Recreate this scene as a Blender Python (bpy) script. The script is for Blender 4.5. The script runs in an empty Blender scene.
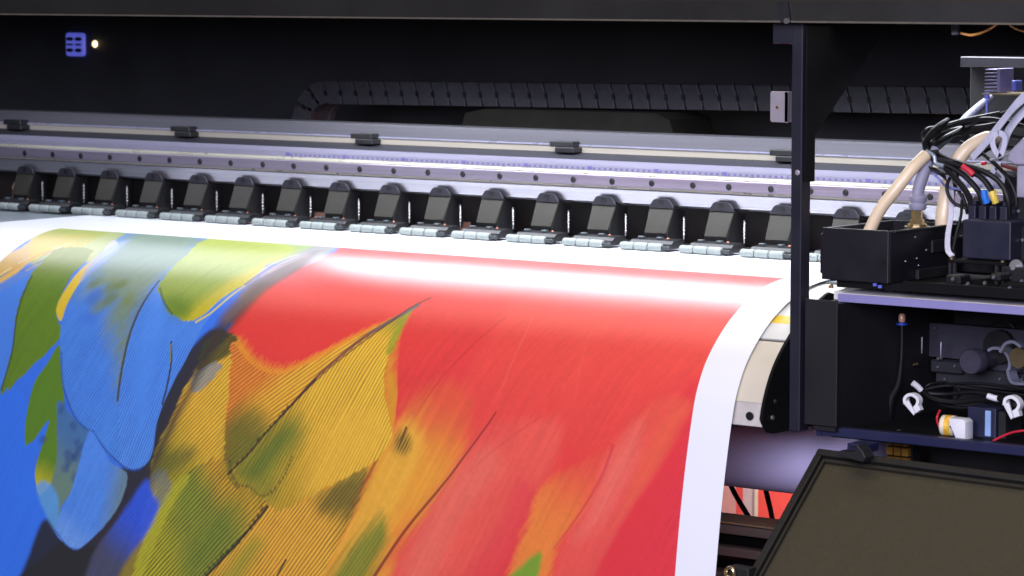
import bpy, bmesh, math, random
import numpy as np
from mathutils import Vector, Matrix
random.seed(7); rng = np.random.default_rng(11)
sc = bpy.context.scene
col = sc.collection
PI = math.pi

# ------------------------------------------------------------------ helpers
def lin(c):
    return tuple(((x/255.)/12.92 if x/255. <= .04045 else ((x/255.+.055)/1.055)**2.4) for x in c)

MATS = {}
def mat(name, rgb, rough=.5, metal=0., var=.12, scale=60., bump=0., coat=0., spec=.5, emit=None, estr=0., stretch=(1,1,1)):
    """procedural surface: base colour broken up by noise, roughness by a second noise, optional fine bump"""
    m = bpy.data.materials.new(name); m.use_nodes = True
    nt = m.node_tree; b = nt.nodes['Principled BSDF']
    c = lin(rgb)
    tc = nt.nodes.new('ShaderNodeTexCoord'); mp = nt.nodes.new('ShaderNodeMapping')
    mp.inputs['Scale'].default_value = stretch
    nt.links.new(tc.outputs['Object'], mp.inputs['Vector'])
    n = nt.nodes.new('ShaderNodeTexNoise'); n.inputs['Scale'].default_value = scale; n.inputs['Detail'].default_value = 5
    nt.links.new(mp.outputs['Vector'], n.inputs['Vector'])
    r = nt.nodes.new('ShaderNodeMapRange'); r.inputs['From Min'].default_value = .3; r.inputs['From Max'].default_value = .7
    r.inputs['To Min'].default_value = 1-var; r.inputs['To Max'].default_value = 1+var
    nt.links.new(n.outputs['Fac'], r.inputs['Value'])
    mx = nt.nodes.new('ShaderNodeMix'); mx.data_type = 'RGBA'; mx.blend_type = 'MULTIPLY'; mx.inputs['Factor'].default_value = 1
    mx.inputs['A'].default_value = (*c, 1); nt.links.new(r.outputs['Result'], mx.inputs['B'])
    nt.links.new(mx.outputs['Result'], b.inputs['Base Color'])
    n2 = nt.nodes.new('ShaderNodeTexNoise'); n2.inputs['Scale'].default_value = scale*.35; n2.inputs['Detail'].default_value = 3
    nt.links.new(mp.outputs['Vector'], n2.inputs['Vector'])
    r2 = nt.nodes.new('ShaderNodeMapRange'); r2.inputs['From Min'].default_value = .3; r2.inputs['From Max'].default_value = .7
    r2.inputs['To Min'].default_value = max(.03, rough*.82); r2.inputs['To Max'].default_value = min(1, rough*1.18)
    nt.links.new(n2.outputs['Fac'], r2.inputs['Value']); nt.links.new(r2.outputs['Result'], b.inputs['Roughness'])
    b.inputs['Metallic'].default_value = metal
    b.inputs['Specular IOR Level'].default_value = spec
    b.inputs['Coat Weight'].default_value = coat
    if bump:
        bp = nt.nodes.new('ShaderNodeBump'); bp.inputs['Strength'].default_value = bump; bp.inputs['Distance'].default_value = .001
        n3 = nt.nodes.new('ShaderNodeTexNoise'); n3.inputs['Scale'].default_value = 900; n3.inputs['Detail'].default_value = 2
        nt.links.new(tc.outputs['Object'], n3.inputs['Vector'])
        nt.links.new(n3.outputs['Fac'], bp.inputs['Height']); nt.links.new(bp.outputs['Normal'], b.inputs['Normal'])
    if emit:
        b.inputs['Emission Color'].default_value = (*lin(emit), 1); b.inputs['Emission Strength'].default_value = estr
    MATS[name] = m
    return m

class MB:
    def __init__(s): s.bm = bmesh.new()
    def box(s, x0, x1, y0, y1, z0, z1, bev=0.0, seg=2):
        vs = [s.bm.verts.new((x, y, z)) for x in (x0, x1) for y in (y0, y1) for z in (z0, z1)]
        F = [(0,1,3,2),(4,6,7,5),(0,4,5,1),(2,3,7,6),(0,2,6,4),(1,5,7,3)]
        fs = [s.bm.faces.new([vs[i] for i in f]) for f in F]
        if bev:
            es = list({e for f in fs for e in f.edges})
            bmesh.ops.bevel(s.bm, geom=es, offset=bev, segments=seg, affect='EDGES', profile=.5)
        return s
    def extr(s, pts, a, b, axis='X', bev=0.):
        """closed outline pts extruded along an axis; X: pts are (y,z), Y: (x,z), Z: (x,y)"""
        def mk(p, t): return {'X': (t, p[0], p[1]), 'Y': (p[0], t, p[1]), 'Z': (p[0], p[1], t)}[axis]
        A = [s.bm.verts.new(mk(p, a)) for p in pts]; B = [s.bm.verts.new(mk(p, b)) for p in pts]
        fs = [s.bm.faces.new(A), s.bm.faces.new(B[::-1])]
        n = len(pts)
        for i in range(n): fs.append(s.bm.faces.new((A[i], B[i], B[(i+1) % n], A[(i+1) % n])))
        if bev:
            es = list({e for f in fs[:2] for e in f.edges})
            bmesh.ops.bevel(s.bm, geom=es, offset=bev, segments=2, affect='EDGES', profile=.5)
        return s
    def tube(s, pts, r, seg=10, smooth=True, cap=True, flat=None):
        """round (or flat, flat=(width,thickness,widthdir)) sweep along a smoothed path; r may be a list"""
        P = catmull(pts, 8) if smooth and len(pts) > 2 else [Vector(p) for p in pts]
        n = len(P)
        R = [r]*n if not isinstance(r, (list, tuple)) else [np.interp(i/(n-1), np.linspace(0, 1, len(r)), r) for i in range(n)]
        rings = []; up = None
        for i, p in enumerate(P):
            t = (P[min(i+1, n-1)]-P[max(i-1, 0)]).normalized()
            if flat:
                w = Vector(flat[2]); w = (w - t*w.dot(t)).normalized(); q = t.cross(w)
                hw, ht = flat[0]/2, flat[1]/2
                ring = [p+w*hw+q*ht, p-w*hw+q*ht, p-w*hw-q*ht, p+w*hw-q*ht]
            else:
                if up is None: up = t.orthogonal().normalized()
                up = (up - t*up.dot(t)).normalized(); q = t.cross(up)
                ring = [p+(up*math.cos(2*PI*k/seg)+q*math.sin(2*PI*k/seg))*R[i] for k in range(seg)]
            rings.append([s.bm.verts.new(v) for v in ring])
        m = len(rings[0])
        for a, b in zip(rings, rings[1:]):
            for k in range(m): s.bm.faces.new((a[k], a[(k+1) % m], b[(k+1) % m], b[k]))
        if cap: s.bm.faces.new(rings[0][::-1]); s.bm.faces.new(rings[-1])
        return s
    def lathe(s, prof, p0, axis, seg=20):
        """prof: (distance along axis, radius)"""
        ax = Vector(axis).normalized(); u = ax.orthogonal().normalized(); w = ax.cross(u); p0 = Vector(p0)
        rings = [[s.bm.verts.new(p0+ax*d+(u*math.cos(2*PI*k/seg)+w*math.sin(2*PI*k/seg))*r) for k in range(seg)] for d, r in prof]
        for a, b in zip(rings, rings[1:]):
            for k in range(seg): s.bm.faces.new((a[k], a[(k+1) % seg], b[(k+1) % seg], b[k]))
        s.bm.faces.new(rings[0][::-1]); s.bm.faces.new(rings[-1])
        return s

def catmull(pts, n):
    P = [Vector(p) for p in pts]; P = [2*P[0]-P[1]]+P+[2*P[-1]-P[-2]]
    out = []
    for i in range(1, len(P)-2):
        a, b, c, d = P[i-1:i+3]
        for k in range(n):
            t = k/n
            out.append(.5*((2*b)+(c-a)*t+(2*a-5*b+4*c-d)*t*t+(3*b-a-3*c+d)*t**3))
    out.append(P[-2]); return out

def root_of(o):
    while o.parent: o = o.parent
    return o
def obj(name, mb, m, parent=None, smooth=False, local=False, label=None):
    """link the collected shape as ONE mesh object; coordinates are world ones unless local"""
    bm = mb.bm
    bmesh.ops.recalc_face_normals(bm, faces=bm.faces)
    if parent and not local:
        L = root_of(parent).location
        bmesh.ops.translate(bm, verts=bm.verts, vec=-L)
    me = bpy.data.meshes.new(name); bm.to_mesh(me); bm.free()
    me.materials.append(m)
    if smooth:
        for p in me.polygons: p.use_smooth = True
        try: me.set_sharp_from_angle(angle=math.radians(38))
        except Exception: pass
    o = bpy.data.objects.new(name, me); col.objects.link(o)
    if parent: o.parent = parent
    if label: o['label'] = label
    return o
def tag(o, label, cat, group=None, kind=None):
    o['label'] = label; o['category'] = cat
    if group: o['group'] = group
    if kind: o['kind'] = kind
    return o
def thing(name, label, cat, loc, group=None):
    o = bpy.data.objects.new(name, None); col.objects.link(o); o.location = loc; o.empty_display_size = .05
    return tag(o, label, cat, group)
def copy_tree(o, parent=None):
    c = o.copy(); col.objects.link(c)
    if parent: c.parent = parent
    for ch in list(o.children): copy_tree(ch, c)
    return c

# ------------------------------------------------------------------ materials
hoodM   = mat('hood_grey_paint', (34, 33, 31), .45, var=.06, scale=25)
backM   = mat('back_black_paint', (48, 50, 54), .7, var=.15, scale=8)
blackM  = mat('black_plastic', (26, 26, 28), .5, var=.15, bump=.15)
blackS  = mat('black_satin_steel', (12, 12, 14), .7, var=.15, scale=20, spec=.15)
navyM   = mat('dark_blue_grey_paint', (25, 25, 38), .5, var=.08, scale=30, bump=.1)
barM    = mat('blue_grey_bar_paint', (30, 33, 66), .45, var=.1, scale=30)
headM   = mat('navy_head_cover', (28, 29, 48), .5, var=.06)
alu     = mat('brushed_aluminium', (160, 158, 166), .3, .85, var=.08, scale=30, stretch=(.05, 8, 8))
aluD    = mat('dull_aluminium', (88, 87, 93), .45, .3, var=.1, scale=30, stretch=(.05, 6, 6))
steel   = mat('rail_steel', (164, 154, 172), .32, .8, var=.1, scale=40, stretch=(.06, 6, 6))
chamf   = mat('bright_rail_edge', (186, 182, 164), .3, .6, var=.05)
rulerM  = mat('lavender_scale', (124, 122, 138), .4, .2, var=.06, scale=40, stretch=(.1, 4, 4))
beigeR  = mat('beige_encoder_strip', (150, 144, 132), .4, .1, var=.08, scale=40, stretch=(.1, 4, 4))
dgap    = mat('dark_cable_trough', (24, 24, 33), .6, var=.1, scale=20)
holeM   = mat('bolt_recess', (14, 13, 16), .5, var=.1)
bedM    = mat('grey_bed_metal', (150, 158, 162), .35, .5, var=.16, scale=120)
beigeM  = mat('beige_enamel', (206, 198, 178), .45, var=.05, scale=20)
whiteE  = mat('white_enamel', (214, 214, 206), .4, var=.04, scale=20)
yellowM = mat('yellow_tape', (228, 196, 70), .45, var=.08)
seamM   = mat('dark_seam', (70, 64, 58), .6)
plateM  = mat('black_grained_plastic', (38, 36, 29), .48, var=.1, scale=150, bump=.35)
sideM   = mat('roller_bracket_black', (20, 20, 22), .45, var=.15)
capM    = mat('roller_cap_dark', (34, 33, 40), .45, var=.1)
rubberM = mat('pale_grey_rubber', (128, 136, 132), .65, var=.07, scale=200)
hubM    = mat('dark_hub', (40, 46, 48), .5)
tabM    = mat('slate_tab', (62, 70, 74), .5)
silver  = mat('silver_metal', (205, 203, 200), .25, .9, var=.06)
lavsil  = mat('zinc_plate', (188, 180, 190), .4, .6, var=.06)
copper  = mat('copper_screw', (150, 92, 70), .4, .6)
tanM    = mat('tan_plastic', (186, 140, 118), .6, var=.1)
redM    = mat('red_plastic', (170, 40, 40), .45)
chainM  = mat('chain_black_plastic', (60, 59, 65), .5, var=.12)
creamM  = mat('cream_tube', (228, 206, 172), .4, var=.05, coat=.2)
hoseM   = mat('grey_hose', (142, 140, 160), .5, var=.08)
brassM  = mat('brass', (196, 174, 128), .25, .9, var=.08)
ribbonM = mat('ribbon_cable_pale', (196, 196, 212), .5, var=.1, scale=300, stretch=(1, 1, .1))
sleeveM = mat('braided_sleeve', (104, 104, 122), .55, var=.35, scale=420)
cableM  = mat('black_cable', (13, 13, 15), .55, var=.1, spec=.3)
blueM   = mat('blue_tape', (40, 120, 220), .4)
yelT    = mat('yellow_tape_band', (230, 200, 80), .4)
redT    = mat('red_tape', (200, 40, 60), .4)
orangeW = mat('orange_wire', (170, 110, 40), .5)
pcbM    = mat('circuit_board', (120, 104, 74), .5)
whiteP  = mat('white_nylon', (224, 224, 228), .45, var=.04)
tubeM   = mat('pale_roll_film', (186, 178, 214), .45, var=.03, scale=6)
trayM   = mat('cover_dark_frame', (20, 20, 20), .5, var=.12, scale=40, bump=.2)
panelM  = mat('cover_grained_panel', (57, 52, 36), .55, var=.09, scale=220, bump=.5)
amberM  = mat('amber_contact', (150, 110, 40), .45)
bannerR = mat('banner_red', (214, 74, 74), .6)
railD   = mat('dark_stand_metal', (130, 118, 112), .4, .2, var=.12, stretch=(.1, 5, 5))
ledM    = mat('warm_lamp', (255, 225, 180), .4, emit=(255, 222, 170), estr=3.)
glowB   = mat('socket_sheen_glow', (110, 110, 220), .4, emit=(96, 104, 220), estr=.55)  # emission stands in for the purple reflection on the socket plate
blueLed = mat('blue_connector', (90, 100, 190), .4, var=.15)

# ------------------------------------------------------------------ the printer
prn = thing('wide_format_printer', 'long black wide format printer with polished guide beam and beige front apron', 'printer', (-.4, .2, -.9))
XL, XR = -2.6, 1.75

# hood: sloping front lip with a thin bright bottom edge, in two panels
m = MB(); m.extr([(-.2, .374), (-.2, .40), (-.19, .412), (-.19, .62), (.95, .62), (.95, .60), (-.16, .60), (-.16, .374)], XL, XR)
hood = obj('hood', m, hoodM, prn)
m = MB(); m.box(XL, XR, -.2025, -.197, .3712, .3738); obj('hood_trim', m, mat('trim_edge', (104, 98, 88), .4, .3), hood)
m = MB(); m.extr([(.629, .371), (.645, .371), (.640, .4), (.624, .4)], -.2045, -.2005, 'Y'); obj('hood_latch', m, blackM, hood)
m = MB(); m.lathe([(0, .004), (.003, .004)], (.640, -.2045, .3735), (0, -1, 0), 12); obj('screw', m, silver, hood)

# back panel and what is fixed to it
m = MB(); m.box(-5.5, 3.0, .9, .93, -.05, .62); back = obj('back_panel', m, backM, prn)
m = MB(); m.box(.64, XR, .70, .72, .345, .42); obj('inner_panel', m, navyM, prn)
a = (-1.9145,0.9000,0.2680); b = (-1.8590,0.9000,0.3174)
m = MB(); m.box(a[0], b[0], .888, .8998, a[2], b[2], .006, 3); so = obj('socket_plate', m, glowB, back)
w = b[0]-a[0]; h = b[2]-a[2]
for fx in (.28, .74):
    for fz in (.26, .5, .74):
        m = MB(); m.bm.free(); m.bm = bmesh.new()
        rz = .085 if fz != .5 else .045
        bmesh.ops.create_uvsphere(m.bm, u_segments=14, v_segments=8, radius=1, matrix=Matrix.Translation((a[0]+w*fx, .888, a[2]+h*fz)) @ Matrix.Diagonal((w*.20, .004, h*rz, 1)))
        obj('socket_hole', m, holeM, so, True)
p = (-1.8324,0.9000,0.2945)
m = MB(); m.bm.free(); m.bm = bmesh.new(); bmesh.ops.create_uvsphere(m.bm, u_segments=14, v_segments=8, radius=.0062, matrix=Matrix.Translation((p[0], .897, p[2])) @ Matrix.Diagonal((.85,1,1.15,1)))
obj('indicator_lamp', m, ledM, back, True)
# low dark cover box behind the beam
m = MB(); m.extr([(-.53, .12), (-.50, .196), (-.46, .204), (-.09, .206), (-.06, .196), (-.03, .12)], .5, .62, 'Y'); obj('motor_cover', m, mat('dark_cover', (26, 24, 21), .8, spec=.2), prn)

# guide beam: lower lip, linear rail with countersunk bolts, scale, trough, upper strip
m = MB(); m.extr([(.3045, .0695), (.300, .0905), (.3015, .0924), (.36, .0925), (.36, .0695), (.345, .066), (.312, .066)], XL, XR); beam = obj('guide_beam', m, alu, prn)
m = MB(); m.box(XL, XR, -.0+.3005, .304, .0927, .0954); obj('beam_edge', m, chamf, beam)
m = MB(); m.extr([(.2966, .0957), (.295, .0965), (.2938, .1128), (.2946, .1135), (.33, .1135), (.33, .0957)], XL, XR); rail = obj('linear_rail', m, steel, prn)
m = MB(); m.extr([(.2965, .1138), (.2965, .1150), (.3030, .1192), (.33, .1192), (.33, .1138)], XL, XR); obj('rail_lip', m, chamf, rail)
HX = [-1.4055,-1.3295,-1.2547,-1.178,-1.101,-1.025,-.949,-.8729,-.7953,-.7214,-.645,-.568,-.491,-.415,-.3385,-.259,-.1829,-.105,-.026,.053,.1336,.2028,.2822,.3361+.02,.42,.4902,.57,.65,.73]
for x in HX:
    m = MB(); m.lathe([(0, .0054), (.0006, .0054), (.0006, .0044), (.0012, .0040)], (x, .2946, .1040), (0, -1, 0), 16); obj('bolt_hole', m, holeM, rail, True)
m = MB(); m.box(XL, XR, .3055, .33, .1194, .1268); ruler = obj('scale_strip', m, rulerM, prn)
m = MB()
for i in range(150):
    x = -.75+i*.0111
    h = .0034 if i % 12 else .0052
    m.box(x, x+(.0042 if i % 12 else .009), .3051, .3056, .1212, .1212+h)
obj('scale_mark', m, mat('scale_mark_ink', (84, 80, 130), .5), ruler)
m = MB(); m.extr([(.307, .1270), (.309, .1362), (.33, .1362), (.33, .1270)], XL, XR); obj('beam_shoulder', m, rulerM, beam)
m = MB(); m.extr([(.3105, .1364), (.357, .1440), (.357, .1380), (.33, .13)], XL, XR); obj('cable_trough', m, dgap, prn)
m = MB(); m.box(XL, XR, .36, .366, .1442, .1549); top = obj('encoder_strip', m, beigeR, prn)
m = MB(); m.box(XL, XR, .3585, .366, .1551, .1572); obj('strip_edge', m, mat('bright_strip', (180, 180, 205), .3, .5), top)
m = MB(); m.extr([(.362, .1574), (.366, .176), (.369, .1785), (.42, .1785), (.42, .1574)], XL, XR); obj('upper_rail', m, aluD, prn)
for x in (-1.4878, -1.0415, -.6034, -.1641, .2742, .715):
    m = MB(); m.box(x-.026, x+.022, .340, .3615, .1535, .1628, .001, 1); m.box(x-.012, x+.028, .336, .3595, .1445, .1533, .001, 1)
    obj('strip_clip', m, blackM, top)
# dark sheet standing in for the shadows below the beam
m = MB(); m.box(XL, XR, .40, .42, -.02, .066); obj('under_beam_shade', m, mat('under_beam_shade_brown', (30, 24, 22), .6, var=.4, scale=14), prn)
for (x, w_, z0, z1, mm) in ((-.318, .03, .004, .040, tanM), (-.872, .032, .004, .026, redM), (-.72, .05, .004, .02, tanM), (-1.47, .03, .01, .05, tanM), (-.385,.02,.004,.018,tanM), (-.93,.03,.003,.012,tanM)):
    m = MB(); m.extr([(.335, z0), (.335, z1*.7), (.345, z1), (.36, z1), (.36, z0)], x-w_/2, x+w_/2); obj('media_guide', m, mm, prn)

# bed and beige apron below the printed sheet
PROF = [(0.45, 0.0), (0.06, 0.0), (0.0, -0.0004), (-0.055, -0.0085), (-0.112, -0.0305), (-0.1575, -0.059), (-0.2014, -0.102), (-0.224, -0.142), (-0.2347, -0.1765), (-0.2545, -0.27), (-0.2738, -0.3951), (-0.3, -0.62), (-0.33, -0.95)]
def cr2(P, n=14):
    P = [2*np.array(P[0])-np.array(P[1])]+[np.array(p) for p in P]+[2*np.array(P[-1])-np.array(P[-2])]
    out = []
    for i in range(1, len(P)-2):
        p0, p1, p2, p3 = P[i-1:i+3]
        t0 = 0; t1 = t0+np.linalg.norm(p1-p0)**.5; t2 = t1+np.linalg.norm(p2-p1)**.5; t3 = t2+np.linalg.norm(p3-p2)**.5
        for k in range(n):
            t = t1+(t2-t1)*k/n
            A1=(t1-t)/(t1-t0)*p0+(t-t0)/(t1-t0)*p1; A2=(t2-t)/(t2-t1)*p1+(t-t1)/(t2-t1)*p2; A3=(t3-t)/(t3-t2)*p2+(t-t2)/(t3-t2)*p3
            B1=(t2-t)/(t2-t0)*A1+(t-t0)/(t2-t0)*A2; B2=(t3-t)/(t3-t1)*A2+(t-t1)/(t3-t1)*A3
            out.append((t2-t)/(t2-t1)*B1+(t-t1)/(t2-t1)*B2)
    out.append(P[-2]); return np.array(out)
prof = cr2(PROF)
plen = np.r_[0, np.cumsum(np.linalg.norm(np.diff(prof, axis=0), axis=1))]
pv = plen-np.interp(0, -prof[:, 0], plen)          # v = 0 where the bed begins to curve down
tan = np.gradient(prof, axis=0); tan /= np.linalg.norm(tan, axis=1)[:, None]
nor = np.stack([tan[:, 1], -tan[:, 0]], 1)          # outward
def band(z_hi, z_lo, off, thick):
    """strip of the apron between two heights, off below the sheet"""
    va, vb = np.interp(-z_hi, -prof[:, 1], pv), np.interp(-z_lo, -prof[:, 1], pv)
    if z_hi >= 0: va = 0.
    q = np.linspace(va, vb, 14); at = lambda arr: np.stack([np.interp(q, pv, arr[:, j]) for j in (0, 1)], 1)
    o = list(at(prof)-at(nor)*off); inn = list(at(prof)-at(nor)*(off+thick))
    return [tuple(q) for q in o+inn[::-1]]
XA = .6205
m = MB(); m.box(XL, XA, .0, .40, -.012, -.0025); bed = obj('print_bed', m, bedM, prn)
m = MB(); m.extr(band(0, -.0365, .005, .012), XL, XA); apron = obj('front_apron', m, whiteE, prn)
m = MB(); m.extr(band(-.0365, -.046, .005, .012), XL, XA); obj('yellow_stripe', m, yellowM, apron)
m = MB(); m.extr(band(-.046, -.0655, .005, .012), XL, XA); obj('white_strip', m, whiteE, apron)
m = MB(); m.extr(band(-.0655, -.069, .008, .012), XL, XA); obj('seam', m, seamM, apron)
m = MB(); m.extr(band(-.069, -.150, .005, .012), XL, XA); obj('beige_panel', m, beigeM, apron)
m = MB(); m.extr(band(-.150, -.182, .0065, .012), XL, XA); lowp = obj('lower_strip', m, mat('lower_grey_beige', (190, 184, 178), .45), apron)
p = (0.6050,-0.2360,-0.1744)
m = MB(); m.lathe([(0, .006), (.002, .006)], (.600, -.2285, -.170), (0, -1, -.1), 16); obj('screw', m, blackM, lowp)

# end plate closing the apron
k = [i for i in range(len(prof)) if -.175 <= prof[i, 1] <= -.012 and prof[i, 0] < 0]
pts = [tuple(prof[i]+nor[i]*.003) for i in k]+[(-.2295, -.183), (-.221, -.192), (-.207, -.195), (-.10, -.195), (-.05, -.0135)]
m = MB(); m.extr(pts, .6207, .6255, bev=.001); ep = obj('end_plate', m, blackS, prn)
for q in ((-.205, -.150), (-.212, -.172)):
    m = MB(); m.lathe([(0, .0035), (.002, .003)], (.6255, q[0], q[1]), (1, 0, 0), 12); obj('screw', m, silver if q[1] < -.16 else blackM, ep)

# support post with gusset, flag bracket, zinc tab
m = MB(); m.box(.6258, .6430, -.171, -.147, -.195, .3705, .0012, 1); post = obj('support_post', m, navyM, prn)
m = MB(); m.extr([(-.1665, .3705), (.052, .3705), (.026, .351), (-.1454, .216), (-.1454, .152), (-.1665, .152)], .6458, .6485); obj('gusset_plate', m, blackS, post)
m = MB(); m.box(.5925, .626, -.1685, -.162, .3415, .3705, .0008, 1); obj('bracket', m, navyM, post)
m = MB(); m.extr([(.5935, .2335), (.5915, .236), (.5915, .2735), (.5935, .276), (.6215, .276), (.6215, .2335)], -.172, -.169, 'Y', .0006)
m.box(.6155, .6215, -.172, -.150, .234, .2755); tab = obj('mounting_tab', m, lavsil, post)
m = MB(); m.lathe([(0, .0026), (.001, .0022)], (.6035, -.172, .254), (0, -1, 0), 12); obj('screw', m, brassM, tab)
m = MB(); m.lathe([(0, .0058), (.002, .0058), (.0032, .0035)], (.6365, -.168, .1650), (0, -1, 0), 18); obj('button_plug', m, lavsil, post, True)

# service bay right of the post
m = MB(); m.box(.6525, .7050, -.1735, -.1690, -.183, -.0085, .001, 1); m.box(.665, .7, -.1685, .16, -.19, -.0135); bay = obj('service_bay', m, mat('bay_black', (20, 20, 23), .55, var=.2, scale=10), prn)
m = MB(); m.box(.705, 1.5, .14, .15, -.20, -.013); m.box(.67, 1.5, -.13, .14, -.204, -.198); obj('bay_wall', m, mat('bay_inner_black', (17, 17, 20), .6, var=.3, scale=12), bay)
m = MB(); m.box(.686, 1.5, -.1395, .20, -.0125, -.0008, .0008, 1); plat = obj('bed_extension', m, mat('pale_bed_metal', (196, 196, 206), .4, .35, var=.25, scale=16, stretch=(1.5, .15, 1)), prn)
m = MB(); m.box(.6655, .6855, -.12, .20, -.0125, -.0012); obj('bed_joint', m, whiteE, plat)
m = MB(); m.box(.686, 1.5, -.1425, -.1397, -.0125, -.0018); obj('bed_edge', m, mat('lavender_edge', (140, 136, 186), .4, .1, var=.04), plat)
m = MB(); m.lathe([(0, .0035), (.004, .0035), (.006, .0015)], (0.6401,-0.0882,-0.0008), (0, 0, 1), 12); obj('screw', m, brassM, plat)
m = MB(); m.box(.665, 1.5, -.158, -.142, -.1985, -.1855, .001, 1); m.box(.6645, .672, -.160, -.1585, -.199, -.180); lr = obj('lower_rail', m, barM, prn)
m = MB(); m.box(.672, 1.5, -.1419, .14, -.192, -.1895); obj('bay_floor', m, blackS, bay)

# inside the bay: sloping inner guard, motor plate with the dark wheel
a = (0.6695,0.0900,-0.0588); b = (0.8576,0.0900,-0.0917)
m = MB(); m.extr([(a[0]-.01, -.060), (1.3, -.060), (1.3, -.1245), (a[0]+.14, -.1245), (a[0]+.12, -.108), (a[0]+.02, -.108), (a[0]-.01, -.112)], .08, .10, 'Y', .001); mp_ = obj('motor_plate', m, mat('slate_plate', (52, 50, 62), .5, var=.08), bay)
c = (0.8019,0.0200,-0.1034)
m = MB(); m.lathe([(0, .0165), (.002, .018), (.02, .018), (.02, .013), (.06, .013)], c, (0, 1, 0), 28); wh = obj('drive_wheel', m, mat('wheel_dark', (58, 54, 68), .5), bay, True)
pts = [(c[0]+.030+.022*math.cos(t), c[1]+.03, c[2]+.022*math.sin(t)-.002) for t in np.linspace(2.2, -.5, 9)]
pts += [(c[0]+.056, c[1]+.03, c[2]-.026), (c[0]+.075, c[1]+.03, c[2]-.027)]
m = MB(); m.tube(pts, .004, flat=(.022, .004, (0, 1, 0))); obj('wheel_bracket', m, mat('blue_steel', (205, 208, 232), .22, .75), bay, True)
m = MB(); m.lathe([(0, .024), (.01, .024)], (c[0]+.016, .069, c[2]+.018), (0, 1, 0), 28); obj('motor_boss', m, mat('boss_black', (16, 16, 18), .5), mp_, True)
m = MB(); m.tube([(c[0]+.018+.024*math.cos(t), .0785, c[2]+.030+.024*math.sin(t)) for t in np.linspace(.7, 2.45, 9)], .0022, 8); obj('vent_slot', m, holeM, mp_)
for px_ in [(0.6958,0.0500,-0.0882),(0.7058,0.0500,-0.0889),(0.7371,0.0500,-0.0939)]:
    m = MB(); m.lathe([(0, .0016), (.022, .0016), (.024, .0008)], (px_[0], px_[1], px_[2]-.012), (0, 0, 1), 8); obj('guide_pin', m, mat('pin_grey', (96, 94, 104), .35, .6), bay, True)
for q0, q1 in (((0.5925,0.0600,-0.1052), (0.6359,0.0600,-0.0556)), ((0.6224,0.1000,-0.1433), (0.6590,0.1000,-0.0967)), ((0.7135,0.0600,-0.1281), (0.7657,0.0600,-0.1098)), ((0.7161,0.0700,-0.1461), (0.8693,0.0700,-0.1200)), ((0.5640,0.0800,-0.2195), (0.6040,0.0800,-0.1208))):
    m = MB(); m.box(min(q0[0], q1[0]), max(q0[0], q1[0]), q0[1], q0[1]+.02, min(q0[2], q1[2]), max(q0[2], q1[2]), .002, 1); obj('bracket', m, mat('bay_bracket', (34, 34, 40), .5, var=.2, scale=30), bay)
for q in ((0.6021,0.0580,-0.0970), (0.6305,0.0580,-0.0631), (0.6320,0.0980,-0.1350), (0.7278,0.0580,-0.1196), (0.7556,0.0580,-0.1161), (0.7336,0.0680,-0.1374), (0.8228,0.0680,-0.1304), (0.8578,0.0680,-0.1277), (0.5730,0.0780,-0.1405), (0.7101,0.0780,-0.0667), (0.8240,0.0780,-0.0632)):
    m = MB(); m.lathe([(0, .0022), (.0016, .0018)], q, (0, -1, 0), 10); obj('screw', m, mat('bay_screw', (150, 150, 160), .3, .8), bay, True)
c2 = (0.8779,0.0200,-0.0922)
m = MB(); m.lathe([(0, .014), (.004, .016), (.012, .016), (.016, .010), (.03, .010)], c2, (0, 1, 0), 20); obj('gear', m, brassM, bay, True)
m = MB(); m.tube([(c2[0]-.02, .01, c2[2]+.008), (c2[0]-.012, .01, c2[2]+.02), (c2[0], .01, c2[2]+.024), (c2[0]+.013, .01, c2[2]+.018)], .003, flat=(.012, .004, (0, 1, 0))); obj('gear_guard', m, MATS['blue_steel'], bay, True)
pts = [(0.6146,0.0000,-0.2064),(0.6090,0.0000,-0.1563),(0.6168,0.0000,-0.1052),(0.6365,0.0000,-0.0678),(0.6597,0.0000,-0.0548)]
m = MB(); m.tube(pts, .003, flat=(.05, .003, (0, 1, 0))); obj('inner_guard', m, mat('guard_dark', (40, 38, 40), .5), bay, True)
for q, r_, mm in (((0.6633,0.0000,-0.0717), .011, sideM), ((0.6758,-0.0150,-0.0681), .0022, silver), ((0.7313,0.0600,-0.1066), .003, silver), ((0.6914,-0.0300,-0.1694), .003, silver), ((0.7039,0.0400,-0.1154), .0022, brassM), ((0.7625,-0.1000,-0.1910), .0022, silver)):
    m = MB(); m.lathe([(0, r_), (.006, r_), (.009, r_*.6)], q, (0, -1, 0), 14); obj('screw' if r_ < .01 else 'hub', m, mm, bay, True)
a = (0.6401,0.0500,-0.1617)
m = MB(); m.box(a[0]-.002, a[0]+.025, .04, .06, a[2]-.05, a[2]+.03, .002, 2); obj('spacer_block', m, mat('grey_block', (60, 58, 58), .5), bay)

# stand members low down, left of the cover
for (px, py, d, mm, nm) in ((0, .0, .0, railD, 'stand_rail'), (1, -.018, .012, blackS, 'stand_rail'), (2, -.034, .0, railD, 'stand_rail'), (3, -.056, .014, blackS, 'stand_rail'), (4, -.074, .0, railD, 'stand_rail')):
    m = MB(); m.box(-1.6, 1.2, .095+d, .16, -.395+py-.012, -.395+py+.002, .001, 1); obj(nm, m, mm, prn)
m = MB(); m.box(-1.6, 1.2, .093, .16, -.391, -.388); obj('stand_trim', m, mat('warm_trim', (190, 165, 130), .4, .4), prn)

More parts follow.
